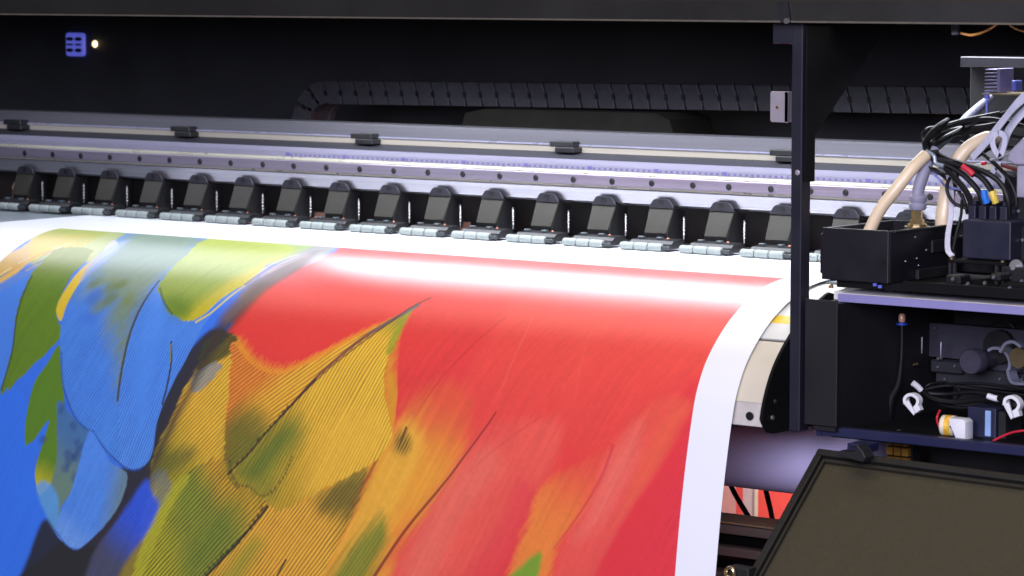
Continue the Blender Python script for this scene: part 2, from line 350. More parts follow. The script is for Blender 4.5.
# ------------------------------------------------------------------ pinch rollers
def make_pinch():
    t = thing('pinch_roller', '', 'pinch roller', (0, .245, 0), 'pinch rollers along the guide beam')
    # local frame: x across, y away, z up from the sheet
    for i in range(3):
        x0 = -.0405+i*.0272
        m = MB(); m.lathe([(0, .0050), (.0012, .0062), (.004, .0066), (.0215, .0066), (.0243, .0062), (.0255, .0050)], (x0, -.0035, .0068), (1, 0, 0), 18)
        obj('roller_sleeve', m, rubberM, t, True, True)
    m = MB(); m.lathe([(0, .0038), (.096, .0038)], (-.042, -.0035, .0064), (1, 0, 0), 12); obj('axle', m, hubM, t, True, True)
    m = MB(); m.extr([(.004, .004), (.004, .012), (.010, .0165), (.034, .0185), (.042, .014), (.042, .004)], -.030, .052, bev=.0008)
    m.extr([(-.006, .004), (-.006, .011), (.004, .012), (.004, .004)], .0425, .0505)
    hd = obj('roller_carrier', m, sideM, t, False, True)
    for x in (-.019, .017):
        m = MB(); m.box(x-.0045, x+.0045, .018, .027, .0172, .0212, .0008, 1); obj('carrier_tab', m, tabM, hd, False, True)
    m = MB(); m.lathe([(0, .003), (.002, .003), (.003, .0015)], (.026, .0325, .0165), (0, -1, .4), 10); obj('screw', m, copper, hd, True, True)
    # sloping cover plate
    bm = MB(); v = []
    yb, zb, yt, zt = .033, .0255, .0505, .0645
    for (x, y, z) in ((-.0215, yb, zb), (.0215, yb, zb), (.0235, yt, zt), (-.0235, yt, zt)):
        v.append((x, y, z))
    n = Vector((0, -(zt-zb), (yt-yb))).normalized()*-.0032
    A = [bm.bm.verts.new(q) for q in v]; B = [bm.bm.verts.new(Vector(q)+Vector((0, .0032, -.0012))) for q in v]
    bm.bm.faces.new(A); bm.bm.faces.new(B[::-1])
    for i in range(4): bm.bm.faces.new((A[i], B[i], B[(i+1) % 4], A[(i+1) % 4]))
    bmesh.ops.bevel(bm.bm, geom=list(bm.bm.edges), offset=.0008, segments=2, affect='EDGES')
    obj('cover_plate', bm, plateM, t, False, True)
    m = MB(); m.extr([(.036, .012), (.036, .025), (.0535, .0636), (.0545, .066), (.085, .060), (.085, .012)], -.0205, .0222, bev=.0006); obj('bracket', m, sideM, t, False, True)
    # rounded cap against the beam
    out = [(-.0235, .0648), (-.0232, .068), (-.0165, .0772), (-.012, .0795), (.012, .0795), (.0165, .0772), (.0232, .068), (.0235, .0648)]
    m = MB(); m.extr(out, .0490, .0535, 'Y', .0008); cp = obj('mounting_cap', m, capM, t, False, True)
    m = MB(); m.lathe([(0, .0052), (.0006, .0052), (.001, .004)], (0, .0490, .0732), (0, -1, 0), 16); obj('cap_screw', m, holeM, cp, True, True)
    # tension spring on its pin
    m = MB()
    h = [(.0385+.0017*math.cos(a), .058+.0017*math.sin(a), .022+.026*a/(2*PI*9)) for a in np.linspace(0, 2*PI*9, 110)]
    m.tube(h, .0007, 6, smooth=False); m.lathe([(0, .0012), (.036, .0012)], (.0385, .058, .016), (0, 0, 1), 8); obj('tension_spring', m, silver, t, True, True)
    return t
PX = [-1.4062,-1.2953,-1.1815,-1.0672,-.9546,-.8425,-.7290,-.6165,-.5025,-.3895,-.2765,-.1605,-.0435,.0724,.1880,.3035,.4211,.5320]
first = make_pinch()
ordn = ['first','second','third','fourth','fifth','sixth','seventh','eighth','ninth','tenth','eleventh','twelfth','thirteenth','fourteenth','fifteenth']
spec = {0:'pinch roller at the far left end of the row, beside a tan guide', 15:'pinch roller just left of the navy support post, partly behind it',
        16:'pinch roller just right of the navy post, half hidden behind the black carriage box', 17:'pinch roller behind the brass hose fitting, only its dark cap showing'}
for i, x in enumerate(PX):
    o = first if i == 0 else copy_tree(first)
    o.location = (x, .245, 0); o.rotation_euler.z = math.radians(random.uniform(-1.1, 1.1))
    o['label'] = spec.get(i) or 'black pinch roller with three grey sleeves, %s from the left in the row' % ordn[i]

# ------------------------------------------------------------------ the printed sheet
u0, u1 = -1.178, .5752
pL, pR = -.9985, .5085                              # print area; the rest is white margin
NU, NV = 1500, 680
vend = float(pv[-1])
us = np.linspace(u0, u1, NU)
vs = np.r_[np.linspace(-.44, -.004, 12), np.linspace(0, .80, NV), np.linspace(.805, vend-.002, 8)]
yy = np.interp(vs, pv, prof[:, 0]); zz = np.interp(vs, pv, prof[:, 1])
# keep the curve smooth: fit heights through a light blur
U, Vv = np.meshgrid(us, vs)
co = np.stack([U, np.repeat(yy[:, None], NU, 1), np.repeat(zz[:, None], NU, 1)], -1)
# slight waviness of hanging film
wav = np.clip((Vv-.12)/.4, 0, 1)
co[..., 1] += wav*(.0018*np.sin(U*7.3+.6)+.0012*np.sin(U*15.1+Vv*9))
rows = len(vs)

def vnoise(x, y, seed):
    r = np.random.default_rng(seed); g = r.random((256, 256))
    xi = np.floor(x).astype(int); yi = np.floor(y).astype(int); fx = x-xi; fy = y-yi
    fx = fx*fx*(3-2*fx); fy = fy*fy*(3-2*fy)
    a = g[yi & 255, xi & 255]; b = g[yi & 255, (xi+1) & 255]; c = g[(yi+1) & 255, xi & 255]; d = g[(yi+1) & 255, (xi+1) & 255]
    return (a*(1-fx)+b*fx)*(1-fy)+(c*(1-fx)+d*fx)*fy
def fbm(x, y, seed, o=4):
    s = 0; a = .5; t = 0
    for k in range(o): s = s+a*vnoise(x*2**k, y*2**k, seed+k); t += a; a *= .55
    return s/t-.5
def closed(pts, n=6):
    P = np.array(pts); N = len(P); out = []
    for i in range(N):
        a, b, c, d = P[i-1], P[i], P[(i+1) % N], P[(i+2) % N]
        for k in range(n):
            t = k/n; out.append(.5*((2*b)+(c-a)*t+(2*a-5*b+4*c-d)*t*t+(3*b-a-3*c+d)*t**3))
    return np.array(out)
def openc(pts, n=8):
    P = [np.array(p) for p in pts]; P = [2*P[0]-P[1]]+P+[2*P[-1]-P[-2]]; out = []
    for i in range(1, len(P)-2):
        a, b, c, d = P[i-1:i+3]
        for k in range(n):
            t = k/n; out.append(.5*((2*b)+(c-a)*t+(2*a-5*b+4*c-d)*t*t+(3*b-a-3*c+d)*t**3))
    out.append(P[-2]); return np.array(out)
nA = fbm(U*30, Vv*30, 1); nB = fbm(U*30, Vv*30, 21); nF = fbm(U*160, Vv*160, 41, 3); nG = fbm(U*9, Vv*9, 61)
# streaks that run along the feathers (down and to the left)
sd = [(0.2328,0.2021),(0.0778,0.5062)]
dx = np.array(sd[1])-np.array(sd[0]); dx /= np.linalg.norm(dx)
along = U*dx[0]+Vv*dx[1]; across = U*dx[1]-Vv*dx[0]
st = fbm(along*10, across*190, 81, 4); st2 = fbm(along*4, across*45, 91, 4)

img = np.zeros(U.shape+(3,)); img[:] = lin((236, 58, 50))
edge = U+.55*(Vv-.45)+.03*nG
for lim, rgb in ((-.20, (240, 160, 44)), (-.40, (140, 150, 40)), (-.66, (48, 46, 46)), (-.80, (52, 122, 240))):
    k = np.clip((lim-edge)/.05+.5, 0, 1)[..., None]; img = img*(1-k)+np.array(lin(rgb))*k
def window(P, pad):
    x0, y0 = P.min(0)-pad; x1, y1 = P.max(0)+pad
    i0, i1 = np.searchsorted(us, [x0, x1]); j0, j1 = np.searchsorted(vs, [y0, y1])
    return slice(max(0, j0), min(rows, j1+1)), slice(max(0, i0), min(NU, i1+1))
def sdf(P, X, Y):
    ins = np.zeros(X.shape, bool); d2 = np.full(X.shape, 1e9); n = len(P)
    for i in range(n):
        a, b = P[i], P[(i+1) % n]; e = b-a; L2 = e@e+1e-12
        t = np.clip(((X-a[0])*e[0]+(Y-a[1])*e[1])/L2, 0, 1)
        d2 = np.minimum(d2, (X-a[0]-t*e[0])**2+(Y-a[1]-t*e[1])**2)
        if a[1] != b[1]:
            ins ^= ((Y > min(a[1], b[1])) & (Y <= max(a[1], b[1])) & (X < a[0]+(Y-a[1])*e[0]/(b[1]-a[1])))
    d = np.sqrt(d2); return np.where(ins, d, -d)
def sm(x): x = np.clip(x, 0, 1); return x*x*(3-2*x)
def barbs(w, dirs, period, jit=.35, seed=0):
    d = np.array(dirs[1])-np.array(dirs[0]); d /= np.linalg.norm(d)
    X, Y = U[w], Vv[w]
    a = X*d[0]+Y*d[1]; c = X*d[1]-Y*d[0]
    ph = c/period+jit*fbm(a*9, c*40, 131+seed, 3)*3
    return .5+.5*np.sin(2*PI*ph), a, c
def region(pts, rgb, soft=.004, warp=.006, amt=1., barb=None, grad=None, rag=.0, closedcurve=True, strk=.12, comb=1.):
    """one patch of ink: outline in sheet metres, edge softness, wobble; barb=(dir points, period, dark colour, strength); grad=(p0, p1, colour at p1)"""
    P = closed(pts) if closedcurve else np.array(pts)
    w = window(P, soft*2+warp*2+.01)
    X = U[w]+warp*nA[w]+rag*nF[w]; Y = Vv[w]+warp*nB[w]+rag*st[w]
    d = sdf(P, X, Y)
    if barb:
        dv = np.array(barb[0][1])-np.array(barb[0][0]); dv /= np.linalg.norm(dv)
        cr_ = (U[w]*dv[1]-Vv[w]*dv[0])/barb[1]; al_ = U[w]*dv[0]+Vv[w]*dv[1]
        d = d+comb*(.12*soft+.0028)*(vnoise(cr_*1.1+7, al_*12, 17)-.5)*2
    mk = sm(d/soft+.5)*amt
    c = np.empty(X.shape+(3,)); c[:] = lin(rgb)
    if grad:
        for g in ([grad] if not isinstance(grad, list) else grad):
            p0, p1 = np.array(g[0][0]), np.array(g[0][1]); e = p1-p0
            t = sm(((X-p0[0])*e[0]+(Y-p0[1])*e[1])/(e@e)+.25*st2[w])[..., None]
            c = c*(1-t)+np.array(lin(g[1]))*t
    c = c*(1+(.26 if barb else strk)*st[w]+(.16 if barb else .08)*nF[w])[..., None]
    if barb:
        s, a, cc = barbs(w, barb[0], barb[1], seed=int(abs(P[0, 0])*1000))
        k = (sm((s-.48)*2.0)*barb[3]*(1+.6*nA[w]))[..., None]
        k = np.clip(k, 0, 1); c = c*(1-k)+np.array(lin(barb[2]))*k
    img[w] = img[w]*(1-mk[..., None])+c*mk[..., None]
def blob(p, r, rgb, amt=.8, barb=None, ani=None):
    P = np.array(p[0]); w = window(np.array([P-r*1.4, P+r*1.4]), .005)
    X, Y = U[w]-P[0]+.02*nA[w], Vv[w]-P[1]+.02*nB[w]
    if len(p) > 1:
        e = np.array(p[1])-P; L = np.linalg.norm(e); e /= L
        a, b = X*e[0]+Y*e[1], X*e[1]-Y*e[0]; q = np.sqrt((a/L)**2+(b/r)**2)
    else: q = np.sqrt(X*X+Y*Y)/r
    mk = sm(1.25-q)*amt*(1+.5*st[w]); mk = np.clip(mk, 0, 1)
    if barb:
        s, _, _ = barbs(w, barb[0], barb[1]); mk = mk*(.45+.55*sm((s-.2)*1.5))
    mk = mk[..., None]; img[w] = img[w]*(1-mk)+np.array(lin(rgb))*mk
def stroke(pts, width, rgb, amt=1., taper=True, soft=.0012, wob=.0):
    P = openc(pts); w = window(P, width*2+soft*3)
    X, Y = U[w]+wob*nF[w]*2, Vv[w]+wob*nA[w]*2
    best = np.full(X.shape, 1e9); tt = np.zeros(X.shape); n = len(P)
    for i in range(n-1):
        a, b = P[i], P[i+1]; e = b-a; t = np.clip(((X-a[0])*e[0]+(Y-a[1])*e[1])/(e@e+1e-12), 0, 1)
        d = np.hypot(X-a[0]-t*e[0], Y-a[1]-t*e[1]); k = d < best; best = np.where(k, d, best); tt = np.where(k, (i+t)/(n-1), tt)
    wd = width*(.35+.65*(1-tt)) if taper else width
    mk = (sm((wd*.5-best)/soft+.5)*amt)[..., None]
    img[w] = img[w]*(1-mk)+np.array(lin(rgb))*mk
BP = .0058                                           # spacing of the barbs
RED = (236, 58, 50)
# ground of the print: red on the right, blue on the left
region([(-1.0265,-0.0221),(0.5009,-0.0188),(0.5353,0.5698),(-0.9915,0.7531),(-1.0566,0.3006)], RED, .002, 0, closedcurve=False, strk=.05)
region([(-0.5327,-0.0272),(0.4575,-0.1115),(0.5355,0.1738),(0.2328,0.2021),(-0.1194,0.1930),(-0.3891,0.1949)], (240,68,52), .06, .02, .6, strk=.05)
region([(0.2644,0.1329),(0.5031,0.1770),(0.5158,0.2919),(0.2787,0.3406)], (238,76,58), .05, .03, .55, strk=.05)
region([(0.0161,0.2210),(0.1620,0.2084),(0.1141,0.3547),(-0.0143,0.3958)], (232,52,58), .06, .02, .5, strk=.05)
region([(0.4192,0.3285),(0.5078,0.2632),(0.5353,0.5698),(0.3104,0.5968),(0.3725,0.5039)], (226,36,52), .05, .02, .75, strk=.05)
region([(-1.2002,0.1045),(-1.0141,-0.0343),(-0.3788,-0.0033),(-0.3796,0.1716),(-0.4234,0.3052),(-0.5086,0.4399),(-0.6245,0.5958),(-0.7048,0.7187),(-0.9915,0.7531)], (52,122,240), .004, .004)
region([(-0.3909,0.2701),(-0.4299,0.3249),(-0.4699,0.4046),(-0.5042,0.4714),(-0.5146,0.5682),(-0.5730,0.6546),(-0.6331,0.7425),(-0.8908,0.7744),(-0.7143,0.6217),(-0.5907,0.4956),(-0.5030,0.3433),(-0.4398,0.2567)], (40,40,52), .01, .003)
region([(-0.4650,0.4360),(-0.5221,0.5050),(-0.5350,0.5863),(-0.5923,0.6890),(-0.5019,0.6943),(-0.4457,0.5926),(-0.3833,0.4759)], (150,130,40), .01, .003)
region([(-0.3900,0.2616),(-0.2350,0.2943),(-0.0813,0.1897),(-0.0298,0.3972),(-0.1215,0.4845),(-0.2628,0.5418),(-0.3563,0.5203),(-0.4000,0.3670)], (226,150,26), .004, .003)
# overlapping red feathers: broad vanes with faint barbs and a soft lower edge
for pts, rgb, dk, dr in (([(0.1251,0.1478),(0.2790,0.1560),(0.3098,0.2485),(0.2403,0.3293),(0.1365,0.3764),(0.0765,0.3579),(0.0939,0.2657)], (241,74,58), (214,36,44), [(0.1141,0.3547),(0.2220,0.1831)]),
                         ([(0.3301,0.1508),(0.4733,0.1696),(0.5027,0.2483),(0.4363,0.3271),(0.3388,0.3786),(0.2811,0.3549),(0.3153,0.2637)], (240,70,56), (212,34,44), [(0.3167,0.3518),(0.4374,0.1833)]),
                         ([(-0.0572,0.1655),(0.0894,0.1514),(0.1172,0.2307),(0.0549,0.2875),(0.0142,0.3331),(-0.0380,0.3070),(-0.0592,0.2273)], (238,60,50), (206,32,44), [(-0.0272,0.3214),(0.0671,0.1763)]),
                         ([(0.5043,0.3212),(0.4933,0.4067),(0.4449,0.5242),(0.3811,0.5883),(0.4518,0.5939),(0.5353,0.5698)], (232,44,58), (198,22,46), [(0.4146,0.5701),(0.5025,0.3637)]),
                         ([(0.1188,0.3839),(0.2428,0.3437),(0.2834,0.3692),(0.2412,0.4601),(0.1776,0.5543),(0.0899,0.6233),(0.0134,0.6324)], (242,84,68), (212,44,54), [(0.0695,0.6109),(0.2451,0.3580)])):
    region(pts, rgb, .022, .006, .8, (dr, BP*.75, dk, .5), comb=.8, strk=.08)
# pale feathers on the red side
region([(0.2436,0.3377),(0.1736,0.3731),(0.0971,0.4303),(0.0405,0.5176),(-0.0191,0.6003),(-0.0411,0.6390),(0.1462,0.6165),(0.2052,0.5511),(0.2503,0.4592),(0.2855,0.3835),(0.2787,0.3406)], (244,98,74), .03, .010, .5, ([(0.0651,0.5669),(0.1767,0.3934)], BP*.62, (214,58,60), .38), comb=.6, rag=.010)
region([(0.1479,0.3887),(0.0896,0.4458),(0.0334,0.5407),(0.0106,0.6029),(0.0681,0.5962),(0.1155,0.5023),(0.1808,0.4223)], (248,134,104), .045, .01, .4, ([(0.0651,0.5669),(0.1767,0.3934)], BP*.62, (214,58,60), .38), comb=.6)
region([(0.2194,0.4332),(0.1898,0.4945),(0.1088,0.6210),(0.2018,0.6098),(0.2327,0.5481),(0.2692,0.4645)], (228,44,62), .035, .006, .5)
region([(0.3721,0.3756),(0.3236,0.3973),(0.2586,0.4381),(0.2410,0.4892),(0.2094,0.5740),(0.2018,0.6098),(0.2745,0.6011),(0.2960,0.5251),(0.3484,0.4493),(0.3710,0.4043)], (242,140,46), .02, .006, .92, ([(0.2327,0.5481),(0.3429,0.4069)], BP*.62, (220,84,40), .4), comb=.8, grad=([(0.2943,0.5268),(0.3682,0.3974)], (236,72,56)), rag=.008)
region([(0.5010,0.2945),(0.4494,0.2945),(0.4123,0.3291),(0.3721,0.3756),(0.3484,0.4493),(0.3036,0.5286),(0.2889,0.5994),(0.3459,0.5925),(0.4024,0.4865),(0.4521,0.4078),(0.4830,0.3372)], (244,100,80), .018, .006, .55, ([(0.3579,0.5340),(0.4558,0.3396)], BP*.62, (218,60,62), .35), comb=.6, grad=([(0.3869,0.4739),(0.5004,0.3003)], (238,96,60)), rag=.006)
region([(0.5002,0.2989),(0.4603,0.3250),(0.4280,0.3847),(0.4008,0.4725),(0.3821,0.4943),(0.4521,0.4078),(0.4954,0.3291)], (240,96,56), .02, .004, .5)
region([(0.4204,0.3356),(0.3794,0.3892),(0.3502,0.4635),(0.3284,0.5087),(0.3694,0.4757),(0.4127,0.4003)], (250,146,122), .04, .008, .35, ([(0.3549,0.5058),(0.4238,0.3566)], BP*.62, (222,80,76), .4), comb=.6)
region([(0.2335,0.5567),(0.2605,0.5334),(0.2689,0.5440),(0.2529,0.6037),(0.2018,0.6098),(0.2082,0.5799)], (110,160,30), .012, .006, .95)
stroke([(0.3783,0.3693),(0.3624,0.4194),(0.3253,0.4803),(0.2906,0.5257)], .006, (206,40,58), .55)
stroke([(0.1721,0.1836),(0.1755,0.2346),(0.1677,0.2908),(0.1554,0.3216)], .004, (246,112,98), .32, soft=.003)
stroke([(0.2885,0.1971),(0.2958,0.2496),(0.3003,0.3097)], .004, (246,104,84), .25, soft=.003)
stroke([(0.2436,0.3377),(0.1756,0.3862),(0.1252,0.4276)], .004, (206,50,44), .35, soft=.003)
# orange yellow feather in the middle
region([(0.0401,0.3069),(0.0698,0.3016),(0.1100,0.3312),(0.1151,0.3842),(0.0914,0.4308),(0.0472,0.4916),(-0.0039,0.5567),(-0.0352,0.6383),(-0.1847,0.6562),(-0.1317,0.5738),(-0.0953,0.5016),(-0.0634,0.4380),(-0.0376,0.3979),(-0.0230,0.3664),(-0.0050,0.3347)], (246,172,42), .04, .010, .93, ([(-0.0736,0.5523),(0.0576,0.3595)], BP*.62, (206,108,20), .42), comb=1., grad=([(0.0210,0.4375),(0.0713,0.3285)], (238,84,52)), rag=.014)
region([(-0.0094,0.3652),(-0.0412,0.4133),(-0.0764,0.4921),(-0.1117,0.5716),(-0.1443,0.6514),(-0.0943,0.6454),(-0.0344,0.5480),(0.0134,0.4532),(0.0338,0.3915)], (248,192,56), .03, .008, .7, ([(-0.0934,0.5544),(0.0050,0.3941)], BP*.62, (206,124,20), .4))
region([(-0.0439,0.5159),(-0.0260,0.5171),(-0.0253,0.5590),(-0.0804,0.6437),(-0.1483,0.6518),(-0.1008,0.5794)], (92,134,26), .03, .008, .8, ([(-0.1077,0.6106),(-0.0466,0.5267)], BP, (30,40,14), .55))
blob([(-0.0098,0.3999),(-0.0123,0.4227)], .022, (78,72,10), .95, ([(-0.0185,0.4202),(-0.0007,0.3826)], BP*.9))
stroke([(0.1220,0.1882),(0.0866,0.2469),(0.0549,0.2875),(0.0224,0.3355),(-0.0046,0.3829)], .0042, (196,40,42), .5, soft=.0025)
stroke([(-0.0055,0.3770),(-0.0164,0.4080)], .005, (60,40,16), .8)
stroke([(-0.0646,0.6418),(-0.0215,0.5766),(0.0160,0.5246),(0.0722,0.4594),(0.1000,0.4241),(0.1440,0.3639),(0.1604,0.3389)], .0062, (128,28,20), .85, soft=.0018)
# barbed feather bottom middle, right of the second shaft
region([(-0.2688,0.5254),(-0.2001,0.5092),(-0.1350,0.4736),(-0.0750,0.4406),(-0.0818,0.4806),(-0.1030,0.5403),(-0.1437,0.6147),(-0.1685,0.6543),(-0.4148,0.6838),(-0.3841,0.6424)], (252,186,50), .004, .004, .98, ([(-0.2213,0.5990),(-0.1226,0.4755)], BP, (78,64,14), .8), grad=([(-0.1768,0.5328),(-0.1129,0.4730)], (186,150,34)), rag=.002)
region([(-0.1424,0.4789),(-0.0750,0.4406),(-0.0786,0.4742),(-0.0981,0.5125),(-0.1624,0.5160)], (96,92,22), .035, .006, .7, ([(-0.2213,0.5990),(-0.1226,0.4755)], BP, (40,34,12), .6))
region([(-0.3643,0.6464),(-0.2968,0.5765),(-0.2711,0.5814),(-0.3108,0.6480),(-0.3507,0.6761),(-0.3933,0.6813)], (126,146,28), .04, .004, .6)
stroke([(-0.2192,0.5988),(-0.2442,0.6402),(-0.2627,0.6656)], .004, (30,26,14), .9)
stroke([(-0.0549,0.4281),(-0.0723,0.4615),(-0.0886,0.4903),(-0.1076,0.5347)], .0055, (150,80,20), .8)
# green barbed feather bottom
region([(-0.4099,0.4548),(-0.3573,0.4609),(-0.3231,0.4951),(-0.2753,0.5059),(-0.2688,0.5254),(-0.3254,0.5873),(-0.3838,0.6456),(-0.4191,0.6844),(-0.5863,0.7044),(-0.5456,0.6579),(-0.5133,0.5808),(-0.4875,0.5335),(-0.4533,0.4889)], (146,156,40), .004, .004, .98, ([(-0.5080,0.6312),(-0.3660,0.4931)], BP, (44,56,14), .85), grad=[([(-0.4293,0.5434),(-0.5146,0.5682)], (196,188,30)), ([(-0.3980,0.5324),(-0.3473,0.4725)], (232,172,36))])
region([(-0.4628,0.4834),(-0.4963,0.5344),(-0.5173,0.5844),(-0.5453,0.6611),(-0.5684,0.7023),(-0.5372,0.6985),(-0.5080,0.6312),(-0.4726,0.5479),(-0.4349,0.4966)], (202,196,36), .010, .004, .8, ([(-0.5080,0.6312),(-0.3660,0.4931)], BP, (110,120,30), .5))
region([(-0.4190,0.5976),(-0.3457,0.5192),(-0.3019,0.5304),(-0.3583,0.5988),(-0.4178,0.6527)], (104,132,30), .06, .006, .5, ([(-0.5080,0.6312),(-0.3660,0.4931)], BP, (30,40,12), .5))
stroke([(-0.2363,0.4835),(-0.2688,0.5254),(-0.3254,0.5873),(-0.3839,0.6440),(-0.4355,0.6958)], .0046, (30,32,18), .95, taper=False)
for k in range(16):
    a = openc([(-0.2688,0.5254),(-0.3254,0.5873),(-0.3839,0.6440)], 14); q = a[int(k*27/15)]; blob([(q[0]-.003, q[1])], .004, (30,32,18), .65)
# yellow barbed feathers left of the long shaft
region([(-0.4596,0.3400),(-0.4223,0.2922),(-0.3759,0.2757),(-0.3699,0.3330),(-0.3671,0.3958),(-0.3595,0.4454),(-0.4041,0.4653),(-0.4529,0.4920),(-0.4847,0.5205),(-0.5183,0.5366),(-0.5241,0.4892),(-0.5121,0.4466),(-0.4886,0.3982)], (253,198,50), .005, .004, .98, ([(-0.4819,0.4725),(-0.3904,0.3852)], BP, (100,82,14), .7), grad=([(-0.4160,0.4000),(-0.4895,0.4987)], (180,168,24)), rag=.002)
region([(-0.5103,0.4592),(-0.4636,0.4454),(-0.4286,0.4454),(-0.4342,0.4681),(-0.4747,0.4941),(-0.5181,0.5015)], (96,100,34), .03, .006, .7, ([(-0.5005,0.4998),(-0.4304,0.4329)], BP, (34,40,18), .5))
region([(-0.4424,0.2773),(-0.4033,0.2609),(-0.3755,0.2656),(-0.3725,0.2853),(-0.4021,0.3036),(-0.4327,0.3219),(-0.4479,0.3327)], (56,66,20), .008, .004, .9, ([(-0.4449,0.3260),(-0.3725,0.2853)], BP*.8, (28,34,14), .4))
region([(-0.4577,0.3494),(-0.4471,0.3262),(-0.4142,0.3077),(-0.3957,0.3127),(-0.4123,0.3363),(-0.4430,0.3578)], (150,160,160), .006, .004, .8, ([(-0.4583,0.3463),(-0.3887,0.3058)], BP*.7, (70,80,30), .8))
# yellow feather left half and its dark tip
region([(-0.3834,0.2729),(-0.3347,0.2986),(-0.2731,0.3097),(-0.2151,0.2912),(-0.1632,0.2630),(-0.1089,0.2239),(-0.1193,0.2428),(-0.1535,0.2785),(-0.1970,0.3163),(-0.2311,0.3532),(-0.2591,0.3835),(-0.2877,0.4140),(-0.3132,0.4412),(-0.3528,0.4792),(-0.3269,0.4986),(-0.3557,0.4733),(-0.3663,0.4429),(-0.3692,0.3960),(-0.3732,0.3490),(-0.3770,0.3097)], (252,188,46), .004, .003, .98, ([(-0.3613,0.3796),(-0.2367,0.2880)], BP, (124,68,14), .74), grad=[([(-0.3171,0.3524),(-0.3561,0.4106)], (150,122,26)), ([(-0.2305,0.3143),(-0.2611,0.2770)], (244,140,40))])
region([(-0.2990,0.3713),(-0.3449,0.3751),(-0.3646,0.4113),(-0.3624,0.4551),(-0.3465,0.4786),(-0.3170,0.4446),(-0.2845,0.4075)], (116,120,24), .05, .004, .7, ([(-0.3537,0.4261),(-0.2559,0.3428)], BP, (44,40,14), .6))
# yellow feather right half
region([(-0.0564,0.1789),(-0.0601,0.1982),(-0.0577,0.2379),(-0.0625,0.2747),(-0.0607,0.3118),(-0.0474,0.3503),(-0.0318,0.3973),(-0.0750,0.4406),(-0.1350,0.4736),(-0.2003,0.5077),(-0.2437,0.5259),(-0.2795,0.5064),(-0.3231,0.4951),(-0.3507,0.4790),(-0.3132,0.4412),(-0.2591,0.3835),(-0.1970,0.3163),(-0.1535,0.2785),(-0.1193,0.2428),(-0.0831,0.2062)], (254,200,50), .003, .002, 1., ([(-0.2063,0.4591),(-0.1109,0.2623)], BP, (146,102,16), .74), grad=[([(-0.1546,0.3930),(-0.2556,0.4328)], (206,170,32)), ([(-0.0625,0.2536),(-0.0589,0.2001)], (166,164,20))])
region([(-0.2167,0.3892),(-0.2504,0.3859),(-0.2919,0.4143),(-0.3321,0.4585),(-0.3372,0.4840),(-0.3014,0.4992),(-0.2678,0.4990),(-0.2473,0.4630),(-0.2155,0.4230)], (92,122,28), .06, .006, .85, ([(-0.3160,0.5007),(-0.2202,0.3678)], BP, (34,48,18), .5))
region([(-0.2291,0.4150),(-0.2370,0.4620),(-0.2457,0.5092),(-0.2795,0.5064),(-0.2942,0.4892),(-0.2654,0.4523)], (176,160,34), .03, .006, .5, ([(-0.2799,0.5033),(-0.2167,0.3892)], BP, (50,54,14), .7))
region([(-0.1383,0.3686),(-0.0802,0.3561),(-0.0438,0.3833),(-0.0758,0.4346),(-0.1357,0.4676),(-0.2010,0.5016),(-0.1881,0.4420)], (252,198,58), .04, .006, .6, ([(-0.1860,0.4572),(-0.1000,0.2965)], BP*.8, (190,130,20), .42))
region([(-0.0600,0.1920),(-0.0554,0.2269),(-0.0562,0.2646),(-0.0697,0.2656),(-0.0687,0.2243)], (158,170,24), .006, .002, .8, ([(-0.0691,0.2784),(-0.0600,0.1920)], BP*.8, (90,90,14), .5))
for k in range(34):                                  # ragged right edge of the yellow vane
    a = np.array([(-0.0589,0.2001),(-0.0577,0.2379),(-0.0625,0.2747),(-0.0614,0.3088),(-0.0444,0.3561)]); q = openc([tuple(v) for v in a], 12)[int(k*47/34)]
    stroke([tuple(q), (q[0]+.006, q[1]-.004)], .0022, (214,120,30), .8)
# red lobe over it, with its orange fringe
region([(-0.3630,0.0891),(-0.2484,0.0740),(-0.0360,0.1388),(-0.0564,0.1789),(-0.1089,0.2239),(-0.1712,0.2636),(-0.2156,0.2896),(-0.2731,0.3097),(-0.3260,0.2995),(-0.3694,0.2702),(-0.4032,0.2305),(-0.3960,0.2040),(-0.3815,0.1573)], (237,58,48), .008, .003, 1., rag=.004, strk=.05)
for k in range(150):
    t = k/149; a = openc([(-0.3742,0.2689),(-0.3260,0.2995),(-0.2731,0.3097),(-0.2156,0.2896),(-0.1712,0.2636),(-0.1089,0.2239)], 20); q = a[int(t*(len(a)-1))]
    L_ = .004+.010*rng.random(); x_ = rng.normal(0, .0012)
    stroke([(q[0]+x_-.003, q[1]+.006), (q[0]+x_+.55*L_, q[1]-L_)], .0024, (244,150,34), .75)
stroke([(-0.0539,0.1765),(-0.0820,0.2081),(-0.1292,0.2521),(-0.1604,0.2823),(-0.1970,0.3163),(-0.2311,0.3532),(-0.2591,0.3835)], .0085, (120,60,52), .9)
stroke([(-0.0539,0.1765),(-0.0820,0.2081),(-0.1170,0.2391)], .0068, (110,104,108), .9)
stroke([(-0.0415,0.1594),(-0.0650,0.1840),(-0.0917,0.2225),(-0.1265,0.2585),(-0.1961,0.3209),(-0.2589,0.3850)], .0042, (84,24,26), .85)
stroke([(-0.1967,0.3179),(-0.2591,0.3835),(-0.2877,0.4140),(-0.3130,0.4427),(-0.3528,0.4792)], .0034, (40,34,22), .9, taper=False)
for k in range(13):
    a = openc([(-0.2412,0.3665),(-0.2875,0.4155),(-0.3526,0.4808)], 14); q = a[int(k*27/12)]
    blob([(q[0]-.002, q[1])], .0042, (30,32,18), .7)
